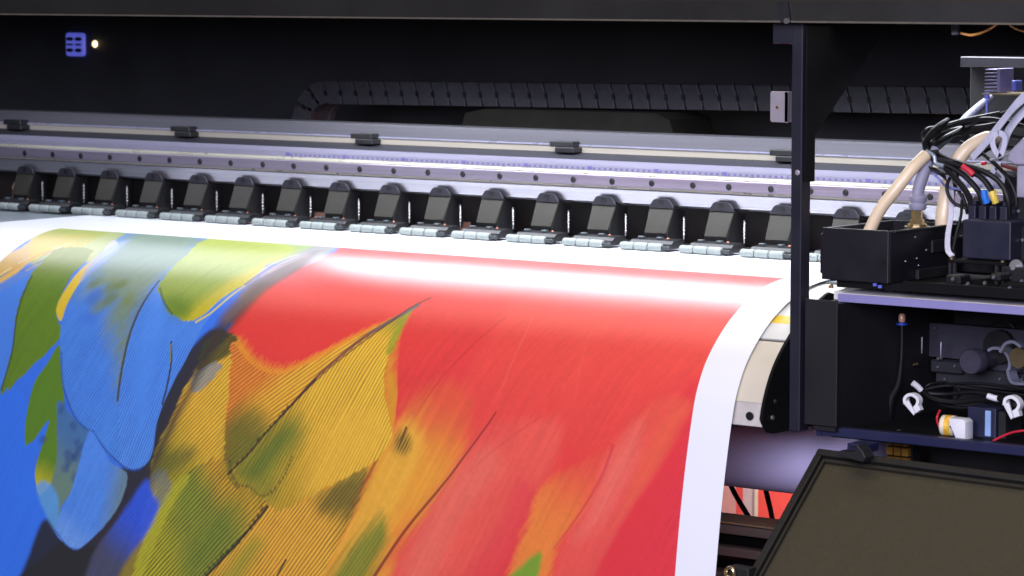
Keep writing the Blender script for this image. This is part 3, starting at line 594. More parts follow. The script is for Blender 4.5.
for k in range(26):                                  # scalloped lower edge, dark gaps between barbs
    a = openc([(-0.3552,0.4607),(-0.3369,0.4871),(-0.3014,0.4992),(-0.2633,0.5016),(-0.2379,0.4713),(-0.2258,0.4378)], 10); q = a[int(k*49/25)]
    blob([(q[0], q[1])], .0036, (60,50,16), .55)
# ---- blue side
region([(-1.0791,0.2478),(-0.9530,0.1512),(-0.9055,0.1225),(-0.8883,0.1817),(-0.8803,0.2490),(-0.8726,0.3251),(-0.8801,0.3828),(-0.9979,0.6863)], (76,142,240), .006, .004, .9)
region([(-0.8897,0.3835),(-0.8261,0.4018),(-0.7994,0.4989),(-0.7657,0.5812),(-0.7542,0.5998),(-0.8019,0.6907),(-0.8219,0.7327),(-0.9915,0.7531),(-1.0316,0.4185)], (48,124,246), .006, .003)
# top fringe, lime to pale green
region([(-1.0292,-0.0200),(-0.6815,-0.0155),(-0.3788,-0.0033),(-0.3630,0.0891),(-0.4817,0.1034),(-0.6044,0.1170),(-0.7314,0.1302),(-0.8628,0.1429),(-0.9303,0.1491)], (160,182,66), .012, .006, .9, grad=([(-0.6835,0.0308),(-0.7314,0.1302)], (190,196,90)))
region([(-1.0122,-0.0085),(-0.8939,-0.0136),(-0.8551,0.0885),(-0.9225,0.1306),(-0.9445,0.1909),(-1.0066,0.2428),(-1.0526,0.1804),(-0.9902,0.1111)], (236,192,40), .010, .006, .85, rag=.006, grad=([(-0.9476,0.1299),(-0.9294,0.0235)], (170,180,60)))
for k in range(26):
    a = np.array([(-0.9749,0.2026),(-0.9031,0.0941)]); q = a[0]+(a[1]-a[0])*(k/25); d = np.array([(-0.9554,0.1774),(-0.8993,0.1084)]); d = (d[1]-d[0])
    q = q+rng.normal(0, .012, 2); stroke([tuple(q), tuple(q+d*.35)], .0045, ((240,190,40), (226,160,30), (90,110,170), (240,226,150))[k % 4], .85)
region([(-0.9576,0.2057),(-0.9214,0.1593),(-0.8966,0.1216),(-0.8905,0.1670),(-0.9180,0.1935),(-0.9457,0.2222)], (110,140,200), .008, .006, .45)
# green feather
region([(-0.9010,0.1014),(-0.8280,0.0968),(-0.8097,0.1379),(-0.8076,0.1774),(-0.7971,0.2275),(-0.7820,0.2639),(-0.7645,0.2905),(-0.8162,0.3411),(-0.8655,0.3833),(-0.8861,0.3899),(-0.8758,0.3220),(-0.8854,0.2531),(-0.9002,0.1850),(-0.9039,0.1350)], (104,142,16), .004, .003, 1., ([(-0.8472,0.3534),(-0.7836,0.2265)], BP*.8, (78,116,14), .35), grad=([(-0.8335,0.2093),(-0.8510,0.1031)], (150,160,60)), rag=.001)
region([(-0.7628,0.3055),(-0.7842,0.3354),(-0.8114,0.3774),(-0.8191,0.4444),(-0.8080,0.4881),(-0.7889,0.4715),(-0.7643,0.4298),(-0.7748,0.4702),(-0.7856,0.5141),(-0.7802,0.5383),(-0.7687,0.5552),(-0.7473,0.5367),(-0.7374,0.5029),(-0.7339,0.4436),(-0.7336,0.4025),(-0.7415,0.3718)], (94,140,18), .003, .002, 1., grad=([(-0.7584,0.4868),(-0.7738,0.5524)], (206,196,30)))
region([(-0.7664,0.4316),(-0.7837,0.4743),(-0.8021,0.5156),(-0.7914,0.5641),(-0.8153,0.4871),(-0.7945,0.4654)], (48,124,246), .003, .002)
stroke([(-0.8975,0.1824),(-0.8830,0.2530),(-0.8734,0.3218),(-0.8861,0.3899)], .004, (64,56,24), .7, taper=False)
# grey blue under-feather
region([(-0.7506,0.3989),(-0.7224,0.4131),(-0.6917,0.4301),(-0.6679,0.4346),(-0.6701,0.4836),(-0.6957,0.5381),(-0.7157,0.5663),(-0.7324,0.6057),(-0.7571,0.5738),(-0.7687,0.5552),(-0.7477,0.5334),(-0.7381,0.4800)], (70,120,170), .005, .004, 1., grad=([(-0.7132,0.4418),(-0.7392,0.5261)], (110,140,120)), rag=.003)
for k in range(14): blob([tuple(np.array([(-0.7085,0.4741)])[0]+rng.normal(0, .028, 2))], .010, (40,70,130), .5)
region([(-0.7796,0.5431),(-0.7574,0.5311),(-0.7261,0.5575),(-0.7299,0.6070),(-0.7564,0.5803)], (90,170,240), .012, .004, .8)
# dark shade bottom left between feathers
region([(-0.7573,0.5935),(-0.7196,0.6157),(-0.6758,0.6338),(-0.6447,0.6223),(-0.5970,0.6412),(-0.6360,0.7104),(-0.8219,0.7327),(-0.7941,0.6733)], (30,32,34), .012, .005, .97)
# big blue feathers
region([(-0.9054,-0.1223),(-0.8200,0.0311),(-0.7921,0.1362),(-0.7800,0.1916),(-0.7776,0.2359),(-0.7673,0.2890),(-0.7529,0.3380),(-0.7385,0.3749),(-0.7124,0.4171),(-0.6816,0.4357),(-0.6628,0.4374),(-0.6409,0.4614),(-0.6108,0.4813),(-0.5946,0.4830),(-0.5977,0.4155),(-0.6015,0.3673),(-0.6038,0.2940),(-0.6094,0.2232),(-0.6046,0.1548),(-0.6030,0.0927),(-0.6197,0.0131),(-0.8050,-0.1437)], (80,150,244), .004, .003, 1., ([(-0.7212,0.3932),(-0.6392,0.2713)], BP*.85, (34,90,190), .75), comb=.25, grad=([(-0.6754,0.3895),(-0.6163,0.4738)], (84,156,244)), rag=.002)
region([(-0.9054,-0.1223),(-0.7672,-0.1168),(-0.5856,0.0868),(-0.6027,0.1572),(-0.6082,0.2251),(-0.6038,0.2940),(-0.6105,0.3680),(-0.6421,0.3050),(-0.6782,0.2382),(-0.7231,0.2049),(-0.7558,0.1987),(-0.7761,0.1222),(-0.8161,0.0301)], (134,154,74), .07, .02, .85, ([(-0.6467,0.2543),(-0.6001,0.1905)], BP, (70,110,160), .35), rag=.008)
for k in range(16):
    q = np.array([(-0.7011,0.2032)])[0]+rng.normal(0, .035, 2)*np.array((1, .9)); blob([tuple(q)], .016, ((96,120,30), (60,120,220), (120,140,60))[k % 3], .5)
region([(-0.6067,0.1725),(-0.6058,0.2366),(-0.6083,0.2944),(-0.6105,0.3680),(-0.6017,0.4482),(-0.5944,0.4846),(-0.5753,0.4925),(-0.5486,0.4900),(-0.5248,0.4669),(-0.5210,0.4170),(-0.5037,0.3627),(-0.4694,0.2957),(-0.4481,0.2244),(-0.4121,0.1626),(-0.4799,0.2024)], (84,154,246), .004, .003, 1., ([(-0.5749,0.4458),(-0.5037,0.2614)], BP*.85, (34,90,196), .75), comb=.25, grad=([(-0.5469,0.3468),(-0.5589,0.4797)], (92,160,246)), rag=.001)
region([(-0.5862,0.2313),(-0.5826,0.2023),(-0.5565,0.2211),(-0.5404,0.2811),(-0.5438,0.3627),(-0.5551,0.4280),(-0.5792,0.3655),(-0.5817,0.2924)], (80,150,246), .025, .006, .7)
stroke([(-0.6084,0.1702),(-0.6090,0.2311),(-0.6107,0.2862),(-0.6139,0.3390),(-0.6143,0.3845)], .005, (62,56,30), .85, taper=False)
stroke([(-0.5153,0.2826),(-0.5069,0.3146),(-0.5080,0.3518),(-0.5134,0.3827)], .0042, (40,50,50), .9, taper=False)
stroke([(-0.5142,0.2859),(-0.5090,0.3148)], .003, (150,140,40), .8, taper=False)
stroke([(-0.7409,0.3751),(-0.7073,0.4200),(-0.6790,0.4372)], .003, (40,80,170), .5, taper=False)
stroke([(-0.7577,0.3168),(-0.7418,0.3702),(-0.7075,0.4183),(-0.6767,0.4370)], .005, (36,78,150), .5, taper=False, soft=.004)
stroke([(-0.6626,0.4390),(-0.6312,0.4654),(-0.5966,0.4848),(-0.5684,0.4935),(-0.5442,0.4895)], .004, (34,66,150), .65, taper=False)
# yellow sliver and pale crescent beside the big blue feather
region([(-0.8164,0.0564),(-0.7957,0.1110),(-0.8006,0.1540),(-0.8011,0.1887),(-0.7997,0.2236),(-0.7933,0.2503),(-0.7743,0.2652),(-0.7765,0.2339),(-0.7788,0.1869),(-0.7790,0.1349),(-0.7755,0.0868)], (232,200,40), .004, .003, 1., grad=([(-0.7946,0.1787),(-0.7990,0.0972)], (190,190,190)))
region([(-0.7815,0.0507),(-0.7951,0.0811),(-0.7921,0.1362),(-0.7822,0.1825),(-0.7709,0.1669),(-0.7642,0.1144)], (150,170,220), .012, .004, .7)
# lime feather
region([(-0.5984,0.1835),(-0.5707,0.2098),(-0.5411,0.2317),(-0.5127,0.2426),(-0.4853,0.2442),(-0.4637,0.2276),(-0.4408,0.1861),(-0.4192,0.1532),(-0.4194,0.1097),(-0.4228,0.0302),(-0.5604,-0.0085),(-0.6413,-0.0025),(-0.6112,0.0937),(-0.6065,0.1414)], (138,164,22), .003, .003, 1., ([(-0.5433,0.2280),(-0.5018,0.1057)], BP*.8, (100,132,20), .4), grad=[([(-0.5451,0.2078),(-0.5387,0.0637)], (176,190,60)), ([(-0.4943,0.1699),(-0.4467,0.1997)], (226,206,30))], rag=.001)
region([(-0.5643,0.2093),(-0.5401,0.1988),(-0.5056,0.2170),(-0.5008,0.2399),(-0.5304,0.2347)], (92,132,18), .035, .006, .7)
stroke([(-0.5129,0.1136),(-0.5230,0.1499),(-0.5364,0.1851),(-0.5345,0.2069)], .0022, (90,110,30), .6)
stroke([(-0.4759,0.2453),(-0.4523,0.2248),(-0.4331,0.1876),(-0.4152,0.1528)], .004, (240,214,40), .9, taper=False)
stroke([(-0.5947,0.1855),(-0.5659,0.2136),(-0.5347,0.2350)], .004, (40,70,40), .6, taper=False)
region([(-0.4153,0.1883),(-0.4133,0.1277),(-0.3958,0.0607),(-0.4012,-0.0286),(-0.3318,0.0602),(-0.3648,0.1343),(-0.3891,0.1949)], (150,146,160), .012, .005, .85)
# pale streaks by the top, next to the dark band
for q, c_ in (([(-0.4170,0.1504),(-0.4125,0.1022),(-0.3882,0.0596)], (214,190,150)), ([(-0.4047,0.1384),(-0.3923,0.0927),(-0.3655,0.0559)], (190,170,200)), ([(-0.3973,0.1260),(-0.3786,0.0911),(-0.3553,0.0429)], (230,200,170)), ([(-0.4220,0.1610),(-0.4098,0.1213),(-0.3941,0.0778)], (90,110,170))):
    stroke(q, .007, c_, .8)
# brown shadow band
region([(-0.3673,0.0390),(-0.3756,0.0793),(-0.3948,0.1345),(-0.4106,0.1857),(-0.4260,0.2323),(-0.4364,0.2818),(-0.4583,0.3463),(-0.4886,0.3982),(-0.5155,0.4533),(-0.5299,0.4962),(-0.5622,0.5442),(-0.6148,0.6012),(-0.6533,0.6735),(-0.7048,0.7187),(-0.6134,0.7077),(-0.5618,0.6309),(-0.5267,0.5406),(-0.5127,0.4914),(-0.4906,0.4415),(-0.4644,0.3850),(-0.4400,0.3289),(-0.4095,0.2782),(-0.3877,0.2312),(-0.3715,0.1709),(-0.3435,0.1076)], (60,46,38), .026, .006, .9)
region([(-0.3655,0.0559),(-0.3946,0.1134),(-0.4121,0.1745),(-0.4271,0.2305),(-0.4045,0.2399),(-0.3786,0.1852),(-0.3513,0.1085)], (130,106,98), .024, .005, .6)
# pale blue and royal blue feather tips
region([(-0.6712,0.4430),(-0.6409,0.4614),(-0.6148,0.4849),(-0.5934,0.4926),(-0.5741,0.5020),(-0.5811,0.5365),(-0.5961,0.5638),(-0.6308,0.6013),(-0.6737,0.6319),(-0.6994,0.6299),(-0.7299,0.6070),(-0.7192,0.5765),(-0.6964,0.5317)], (88,156,248), .004, .003, 1., ([(-0.6884,0.6026),(-0.6358,0.4998)], BP*.8, (44,104,210), .5), comb=.25, grad=[([(-0.6431,0.5330),(-0.5804,0.5429)], (120,150,140)), ([(-0.6736,0.5685),(-0.6912,0.6192)], (120,176,246))], rag=.002)
stroke([(-0.7299,0.6070),(-0.6994,0.6299),(-0.6735,0.6336)], .003, (40,80,170), .6, taper=False)
region([(-0.5309,0.5059),(-0.5154,0.5235),(-0.4974,0.5441),(-0.5211,0.5912),(-0.5691,0.6477),(-0.6043,0.7066),(-0.6588,0.7131),(-0.6383,0.6394),(-0.5981,0.5866),(-0.5663,0.5479)], (46,98,236), .014, .003, .95, ([(-0.5795,0.5910),(-0.5150,0.5267)], BP*.8, (26,50,140), .35), comb=.4, grad=([(-0.5376,0.5626),(-0.5912,0.6535)], (78,82,100)))
region([(-0.5185,0.4983),(-0.4933,0.4863),(-0.4731,0.5066),(-0.4835,0.5299),(-0.4952,0.5438),(-0.5110,0.5231)], (120,130,140), .014, .003, .55, ([(-0.5095,0.5357),(-0.4707,0.4905)], BP*.8, (60,60,60), .5))

# margins stay white; a hard, straight print border
inside = ((U > pL) & (U < pR) & (Vv > .004))[..., None]
img = np.where(inside, np.clip(img*.94+.022, .006, .92), np.array(lin((238, 240, 244))))

me = bpy.data.meshes.new('printed_sheet')
nv = rows*NU
idx = np.arange(nv).reshape(rows, NU)
faces = np.stack([idx[:-1, :-1], idx[:-1, 1:], idx[1:, 1:], idx[1:, :-1]], -1).reshape(-1, 4)
me.vertices.add(nv); me.loops.add(faces.size); me.polygons.add(len(faces))
base = np.array((-.3, .0, 0.))
me.vertices.foreach_set('co', (co.reshape(-1, 3)-base).astype(np.float32).ravel())
me.loops.foreach_set('vertex_index', faces.astype(np.int32).ravel())
me.polygons.foreach_set('loop_start', np.arange(0, faces.size, 4, dtype=np.int32))
me.update(calc_edges=True)
me.polygons.foreach_set('use_smooth', np.ones(len(faces), bool))
ca = me.color_attributes.new('ink', 'FLOAT_COLOR', 'POINT')
ca.data.foreach_set('color', np.concatenate([img, np.ones(U.shape+(1,))], -1).astype(np.float32).ravel())
sm_ = bpy.data.materials.new('printed_vinyl'); sm_.use_nodes = True
nt = sm_.node_tree; b = nt.nodes['Principled BSDF']
at = nt.nodes.new('ShaderNodeVertexColor'); at.layer_name = 'ink'
nt.links.new(at.outputs['Color'], b.inputs['Base Color'])
b.inputs['Roughness'].default_value = .36; b.inputs['Specular IOR Level'].default_value = .5
b.inputs['Coat Weight'].default_value = .5; b.inputs['Coat Roughness'].default_value = .31; b.inputs['Coat IOR'].default_value = 1.6
tc = nt.nodes.new('ShaderNodeTexCoord'); n = nt.nodes.new('ShaderNodeTexNoise'); n.inputs['Scale'].default_value = 260; n.inputs['Detail'].default_value = 3
mpn = nt.nodes.new('ShaderNodeMapping'); mpn.inputs['Scale'].default_value = (.5, 1.5, 1.5)
nt.links.new(tc.outputs['Object'], mpn.inputs['Vector']); nt.links.new(mpn.outputs['Vector'], n.inputs['Vector'])
bp = nt.nodes.new('ShaderNodeBump'); bp.inputs['Strength'].default_value = .12; bp.inputs['Distance'].default_value = .0006
nw = nt.nodes.new('ShaderNodeTexNoise'); nw.inputs['Scale'].default_value = 7; nw.inputs['Detail'].default_value = 2
bw = nt.nodes.new('ShaderNodeBump'); bw.inputs['Strength'].default_value = .35; bw.inputs['Distance'].default_value = .004
nt.links.new(tc.outputs['Object'], nw.inputs['Vector']); nt.links.new(nw.outputs['Fac'], bw.inputs['Height']); nt.links.new(bw.outputs['Normal'], bp.inputs['Normal'])
nt.links.new(n.outputs['Fac'], bp.inputs['Height']); nt.links.new(bp.outputs['Normal'], b.inputs['Normal'])
me.materials.append(sm_)
sheet = bpy.data.objects.new('printed_sheet', me); col.objects.link(sheet); sheet.location = base
tag(sheet, 'large glossy print of blue, yellow and red feathers draped over the print bed', 'print')

# ------------------------------------------------------------------ print carriage
car = thing('print_carriage', 'black print head carriage with ink box, hoses and cables, right of the post', 'print carriage', (.9, 0, .012))
# open ink box: four walls, floor, lip
x0, x1, y0, y1, z0, z1 = .6514, .7592, -.1304, .055, .0155, .0878
m = MB(); t_ = .004
m.box(x0, x1, y0, y0+t_, z0, z1, .0012, 2); m.box(x1-t_, x1, y0+t_+.0002, y1, z0, z1-.0006, .0008, 1); m.box(x0, x0+t_, y0+t_+.0002, y1, z0, z1-.0006, .0008, 1)
m.box(x0+t_, x1-t_, y1-t_, y1-.0002, z0, z1-.001); m.box(x0+t_, x1-t_, y0+t_, y1-t_, z0+.02, z0+.055)
ib = obj('ink_box', m, mat('ink_box_black', (21, 20, 26), .45, var=.08, scale=30, bump=.1), car)
m = MB(); m.box(.742, .752, y0-.0012, y0-.0002, .0395, .0475); m.box(.7455, .754, y0-.0022, y0-.0014, .046, .0492); obj('catch', m, holeM, ib)
m = MB(); m.box(.640, .6512, -.118, -.09, .022, .078, .002, 2); obj('side_latch', m, MATS['ink_box_black'], ib)
for (yv, zv) in ((-.06, .075), (-.055, .045), (-.05, .035), (-.03, .055), (-.085, .043), (0.0, .05)):
    m = MB(); m.lathe([(0, .0024), (.0014, .002)], (x1, yv, zv), (1, 0, 0), 10); obj('screw', m, mat('dark_screw', (90, 88, 100), .3, .8), ib)
m = MB(); m.box(x1-.0015, x1+.0035, y0+.012, y1-.004, z1-.004, z1-.0008, .0008, 1); obj('box_lip', m, blackM, ib)
m = MB(); m.box(x1+.0002, x1+.006, -.06, .02, .016, .03, .001, 1); m.box(x1+.0002, x1+.004, -.02, .03, .05, .068, .001, 1); obj('side_bracket', m, blackM, ib)
# base plate under the heads
m = MB(); m.box(.668, 1.4, -.118, .18, .0045, .0150, .001, 1); m.box(.78, 1.4, -.128, -.1185, .006, .020, .001, 1); obj('base_plate', m, blackS, car)
for q in ((0.7444,-0.1270,0.0084), (0.7363,-0.1270,0.0106)):
    m = MB(); m.lathe([(0, .003), (.004, .003)], q, (0, 0, 1), 10); obj('adjuster', m, blueLed, car)
# print head with navy cover on four little posts
a = (0.8161,-0.0300,0.0469); b = (0.8920,-0.0300,0.1003)
m = MB(); m.box(a[0], b[0], -.03, .05, a[2], b[2], .002, 2); hd = obj('head_cover', m, headM, car)
m = MB(); m.box(a[0]-.014, b[0]+.002, -.045, .055, a[2]-.006, a[2]-.0015, .0008, 1); obj('head_frame', m, blackS, car)
for x in (a[0]-.011, a[0]-.004, b[0]-.014, b[0]-.003):
    m = MB(); m.box(x-.002, x+.002, -.044, -.040, .0152, a[2]-.006); obj('frame_post', m, mat('post_dark_steel', (70, 66, 72), .3, .6), car)
for x in (a[0]-.010, b[0]-.006):
    m = MB(); m.lathe([(0, .0028), (.002, .0028), (.003, .0012)], (x, -.041, a[2]-.0015), (0, 0, 1), 12); obj('screw', m, brassM, car)
for i in range(4):
    x = (0.8071,0.0000,0.1057)[0]+i*.0165
    m = MB(); m.box(x, x+.0115, .0, .03, b[2]-.002, b[2]+.0175, .0012, 2); m.box(x+.002, x+.0095, .004, .024, b[2]+.0177, b[2]+.024, .001, 1); obj('connector', m, headM, car)
# dark body right behind the head
m = MB(); m.box((0.8427,0.0600,0.0927)[0], 1.4, .06, .22, .016, .13, .003, 2); m.box((0.7322,0.0800,0.0292)[0], 1.4, .08, .2, .0155, .045, .002, 1); obj('carriage_body', m, sideM, car)
m = MB(); m.lathe([(0, .0105), (.003, .0105), (.003, .0075), (.006, .0075), (.006, .004), (.012, .0035)], (0.9192,-0.0600,0.0423), (0, -1, -.0), 24); obj('bearing', m, mat('bearing_grey', (150, 150, 152), .35, .5), car, True)
m = MB(); m.box((0.9223,-0.1000,0.0210)[0], 1.3, -.11, -.02, .0152, .024, .001, 1); obj('bearing_plate', m, blackS, car)
for q0, q1 in (((0.9037,-0.0700,0.0190), (0.9447,-0.0700,0.0431)), ((0.8791,0.0000,0.0428), (0.9046,0.0000,0.0936)), ((0.8310,-0.1000,0.0170), (0.8543,-0.1000,0.0292)), ((0.7795,0.0000,0.0317), (0.7863,0.0200,0.0728)), ((0.9036,-0.1050,0.0257), (0.9188,-0.1050,0.0360)), ((0.8628,0.0300,0.0954), (0.8870,0.0300,0.1463)), ((0.8151,0.0800,0.1128), (0.8588,0.0800,0.1566))):
    m = MB(); m.box(min(q0[0], q1[0]), max(q0[0], q1[0]), q0[1], q0[1]+.03, min(q0[2], q1[2]), max(q0[2], q1[2]), .002, 1); obj('mount_block', m, mat('mount_black', (18, 18, 21), .45, var=.15), car)
for q in ((0.8893,-0.0020,0.0572), (0.8953,-0.0020,0.0741), (0.9155,-0.0720,0.0280), (0.9339,-0.0720,0.0250), (0.8446,-0.1020,0.0247), (0.9108,-0.1070,0.0316), (0.8715,0.0280,0.1112), (0.9046,-0.1200,0.0241), (0.8785,-0.1200,0.0213), (0.9457,-0.1250,0.0202)):
    m = MB(); m.lathe([(0, .0026), (.002, .0022)], q, (0, -1, 0), 10); obj('screw', m, mat('bright_screw', (170, 168, 176), .3, .8), car, True)
# upper housing with heat sink and board
h0 = (0.6612,0.2500,0.3163)
m = MB(); m.box(h0[0], 1.4, .25, .40, .181, h0[2], .002, 1); hs = obj('upper_housing', m, mat('housing_black', (11, 11, 13), .7), car)
m = MB(); m.box(h0[0]-.002, 1.4, .225, .2495, h0[2]-.014, h0[2]+.001, .001, 1); obj('housing_rim', m, mat('rim_slate', (22, 21, 28), .5), hs)
q0 = (0.7382,0.1700,0.2687); q1 = (0.7590,0.1700,0.3020)
m = MB(); m.box(q1[0]-.001, q1[0]+.004, .16, .20, q0[2], q1[2]+.001, .0005, 1); sink = obj('heat_sink', m, mat('anodised_lavender', (140, 134, 170), .35, .4), car)
for i in range(7):
    z = q0[2]+.002+(q1[2]-q0[2]-.003)*i/6
    m = MB(); m.box(q0[0], q1[0]-.0012, .16, .20, z-.0007, z+.0007); obj('fin', m, MATS['anodised_lavender'], sink)
e0 = (0.7399,0.1500,0.2693)
m = MB(); m.box(e0[0], 1.3, .15, .22, e0[2]-.0035, e0[2]-.0015); obj('circuit_board', m, pcbM, car)
e1 = (0.7821,0.1700,0.2782)
m = MB(); m.box(e1[0]-.003, e1[0]+.0035, .165, .185, e1[2]-.007, e1[2]+.008, .001, 1); obj('chip', m, blueLed, car)
e1 = (0.7453,0.1550,0.2635)
m = MB(); m.lathe([(0, .0038), (.004, .0042), (.009, .0036)], (e1[0], .155, e1[2]-.004), (0, 0, 1), 12); m.lathe([(0, .002), (.03, .002)], (e1[0], .155, e1[2]-.035), (0, 0, 1), 8); obj('standoff', m, blueLed, car, True)
# cream ink hoses
m = MB(); m.tube([(0.6823,-0.0600,0.0755),(0.6984,-0.0550,0.1095),(0.7195,-0.0450,0.1406),(0.7358,-0.0300,0.1684),(0.7445,-0.0100,0.1859)], .0088, 16); obj('ink_hose', m, creamM, car, True)
m = MB(); m.tube([(0.7498,0.0300,0.0704),(0.7510,0.0300,0.1000),(0.7525,0.0400,0.1418),(0.7575,0.0500,0.1711),(0.7707,0.0600,0.1937),(0.7862,0.0800,0.2075),(0.7956,0.1000,0.2084)], [.0115,.012,.0115,.0105,.0098,.009,.0085], 16); obj('ink_hose', m, creamM, car, True)
# grey hose on its brass fitting
c = (0.7374,-0.0200,0.0869)
m = MB(); m.lathe([(0, .018), (.003, .018), (.003, .014), (.006, .014)], (c[0], c[1], c[2]-.003), (0, 0, 1), 20); m.lathe([(.006, .0105), (.012, .0105), (.012, .0078), (.028, .0078)], (c[0], c[1], c[2]-.003), (0, 0, 1), 6); obj('brass_fitting', m, brassM, car)
m = MB(); m.tube([(0.7370,-0.0200,0.1121),(0.7383,-0.0200,0.1345),(0.7415,-0.0150,0.1539),(0.7433,-0.0050,0.1717),(0.7394,0.0200,0.1915)], [.011,.0085,.0088,.008,.0078], 16); m.lathe([(0, .0105), (.003, .0125), (.008, .0125), (.010, .0105), (.013, .0125), (.018, .0125), (.022, .009)], (c[0]+.0006, c[1], c[2]+.023), (.05, 0, 1), 18); obj('grey_hose', m, hoseM, car, True)
# sleeved loom up to the housing
m = MB(); m.tube([(0.7294,0.2000,0.2604),(0.7188,0.1900,0.2504),(0.7117,0.1600,0.2324),(0.7156,0.1200,0.2152),(0.7230,0.0800,0.2027)], [.006,.0065,.0072,.0066,.006], 12); obj('cable_sleeve', m, sleeveM, car, True)
m = MB(); m.tube([(0.7230,0.0800,0.2027),(0.7274,0.0400,0.1903),(0.7233,0.0200,0.1769),(0.7197,0.0100,0.1688)], .0052, 12); obj('cable_sleeve', m, mat('sleeve_teal_grey', (80, 92, 98), .5, var=.3, scale=400), car, True)
# black cable bundle, tied at the left, running to the connectors
def cable(pts, r, mm=cableM, name='cable'):
    m = MB(); m.tube(pts, r, 8); return obj(name, m, mm, car, True)
cable([(0.8255,0.1200,0.2353),(0.7710,0.1200,0.2225),(0.7257,0.1000,0.2163),(0.7299,0.0300,0.2119),(0.7307,0.0100,0.2001),(0.7450,0.0000,0.1813),(0.7694,0.0000,0.1682),(0.7970,0.0000,0.1442),(0.8071,0.0050,0.1249),(0.8077,0.0100,0.1024)], .0044)
cable([(0.8257,0.1200,0.2269),(0.7630,0.1200,0.2194),(0.7176,0.1000,0.2103),(0.7332,0.0300,0.2022),(0.7389,0.0100,0.1891),(0.7580,0.0000,0.1776),(0.7854,0.0000,0.1674),(0.8096,0.0000,0.1517),(0.8244,0.0050,0.1312),(0.8267,0.0100,0.1032)], .0042)
cable([(0.7916,0.1400,0.2423),(0.7466,0.1200,0.2247),(0.7332,0.0600,0.2066),(0.7329,0.0200,0.1941),(0.7482,0.0000,0.1829),(0.7741,0.0000,0.1768),(0.8029,0.0000,0.1695),(0.8317,0.0000,0.1539),(0.8450,0.0050,0.1307),(0.8457,0.0100,0.1041)], .0042)
cable([(0.7361,0.0200,0.1914),(0.7616,0.0100,0.1815),(0.7965,0.0000,0.1748),(0.8331,0.0000,0.1650),(0.8557,0.0050,0.1491),(0.8670,0.0050,0.1274),(0.8661,0.0100,0.1050)], .004)
cable([(0.7295,0.0200,0.1996),(0.7229,0.0200,0.2107),(0.7232,0.0300,0.2187),(0.7308,0.0500,0.2211),(0.7477,0.0900,0.2300),(0.7869,0.1200,0.2400)], .0046)
cable([(0.7515,-0.0000,0.1816),(0.7384,0.0000,0.1923),(0.7322,0.0100,0.2057),(0.7362,0.0300,0.2219),(0.7377,0.0600,0.2322)], .0038)
cable([(0.7906,0.0050,0.1618),(0.7747,0.0050,0.1542),(0.7701,0.0050,0.1373),(0.7800,0.0050,0.1210),(0.7964,0.0100,0.1130),(0.8049,0.0200,0.1100)], .0026)
cable([(0.7914,0.0100,0.1240),(0.7960,0.0000,0.1038),(0.7958,-0.0100,0.0807),(0.7957,-0.0200,0.0563)], .0022)
cable([(0.7414,-0.0100,0.1747),(0.7593,-0.0100,0.1641),(0.7743,0.0000,0.1601),(0.7844,0.0100,0.1627)], .0016)
cable([(0.8189,0.1500,0.2029),(0.7784,0.1500,0.2088),(0.7410,0.1300,0.2127),(0.7177,0.1000,0.2089)], .003)
cable([(0.7896,0.0300,0.1032),(0.7796,0.0300,0.1280),(0.7600,0.0300,0.1469),(0.7463,0.0200,0.1609),(0.7387,0.0000,0.1699)], .0028)
cable([(0.8658,0.0300,0.1039),(0.8653,0.0300,0.1316),(0.8523,0.0300,0.1560),(0.8274,0.0400,0.1727),(0.7901,0.0600,0.1887),(0.7459,0.0800,0.2006)], .003)
cable([(0.8465,0.1000,0.2226),(0.8113,0.1000,0.2300),(0.7743,0.1000,0.2332),(0.7371,0.1000,0.2251)], .0034)
cable([(0.8471,0.1000,0.1889),(0.8151,0.1000,0.1963),(0.7977,0.0800,0.1938),(0.7880,0.0500,0.1806)], .0024)
cable([(0.7453,0.0000,0.1646),(0.7616,0.0000,0.1512),(0.7654,0.0100,0.1425),(0.7853,0.0200,0.1372)], .0018, mat('pale_blue_wire', (120, 126, 180), .4), 'wire')
cable([(0.8177,0.0400,0.1793),(0.8336,0.0400,0.1827),(0.8498,0.0500,0.1911),(0.8749,0.0500,0.1947)], .0016, mat('grey_wire', (130, 130, 140), .4), 'wire')
cable([(0.7192,0.0000,0.1762),(0.7321,0.0000,0.1809),(0.7449,-0.0000,0.1883),(0.7578,0.0000,0.1902)], .0034, blackM, 'cable_tie')
cable([(0.7414,-0.0050,0.1912),(0.7544,-0.0050,0.1847),(0.7578,-0.0050,0.1750),(0.7707,-0.0050,0.1713)], .0030, mat('grey_clamp', (150, 160, 172), .35, .3), 'cable_clamp')
cable([(0.7993,-0.0020,0.1722),(0.8089,-0.0020,0.1670),(0.8169,-0.0020,0.1604)], .0052, redT, 'tape_band')
cable([(0.8308,0.0020,0.1399),(0.8319,0.0030,0.1302),(0.8341,0.0050,0.1219)], .0050, blueM, 'tape_band')
cable([(0.8434,0.0020,0.1391),(0.8461,0.0030,0.1308),(0.8483,0.0050,0.1225)], .0050, yelT, 'tape_band')
cable([(0.8066,0.0100,0.1719),(0.8161,0.0100,0.1750),(0.8256,0.0100,0.1768)], .0012, mat('pale_wire', (200, 200, 205), .4), 'wire')
cable([(0.8224,0.0100,0.1759),(0.8287,0.0100,0.1769)], .0028, redT, 'wire_tip')
cable([(0.8312,0.0500,0.1724),(0.8471,0.0500,0.1688),(0.8755,0.0500,0.1643)], .003, mat('dark_red_wire', (96, 34, 34), .5), 'wire')
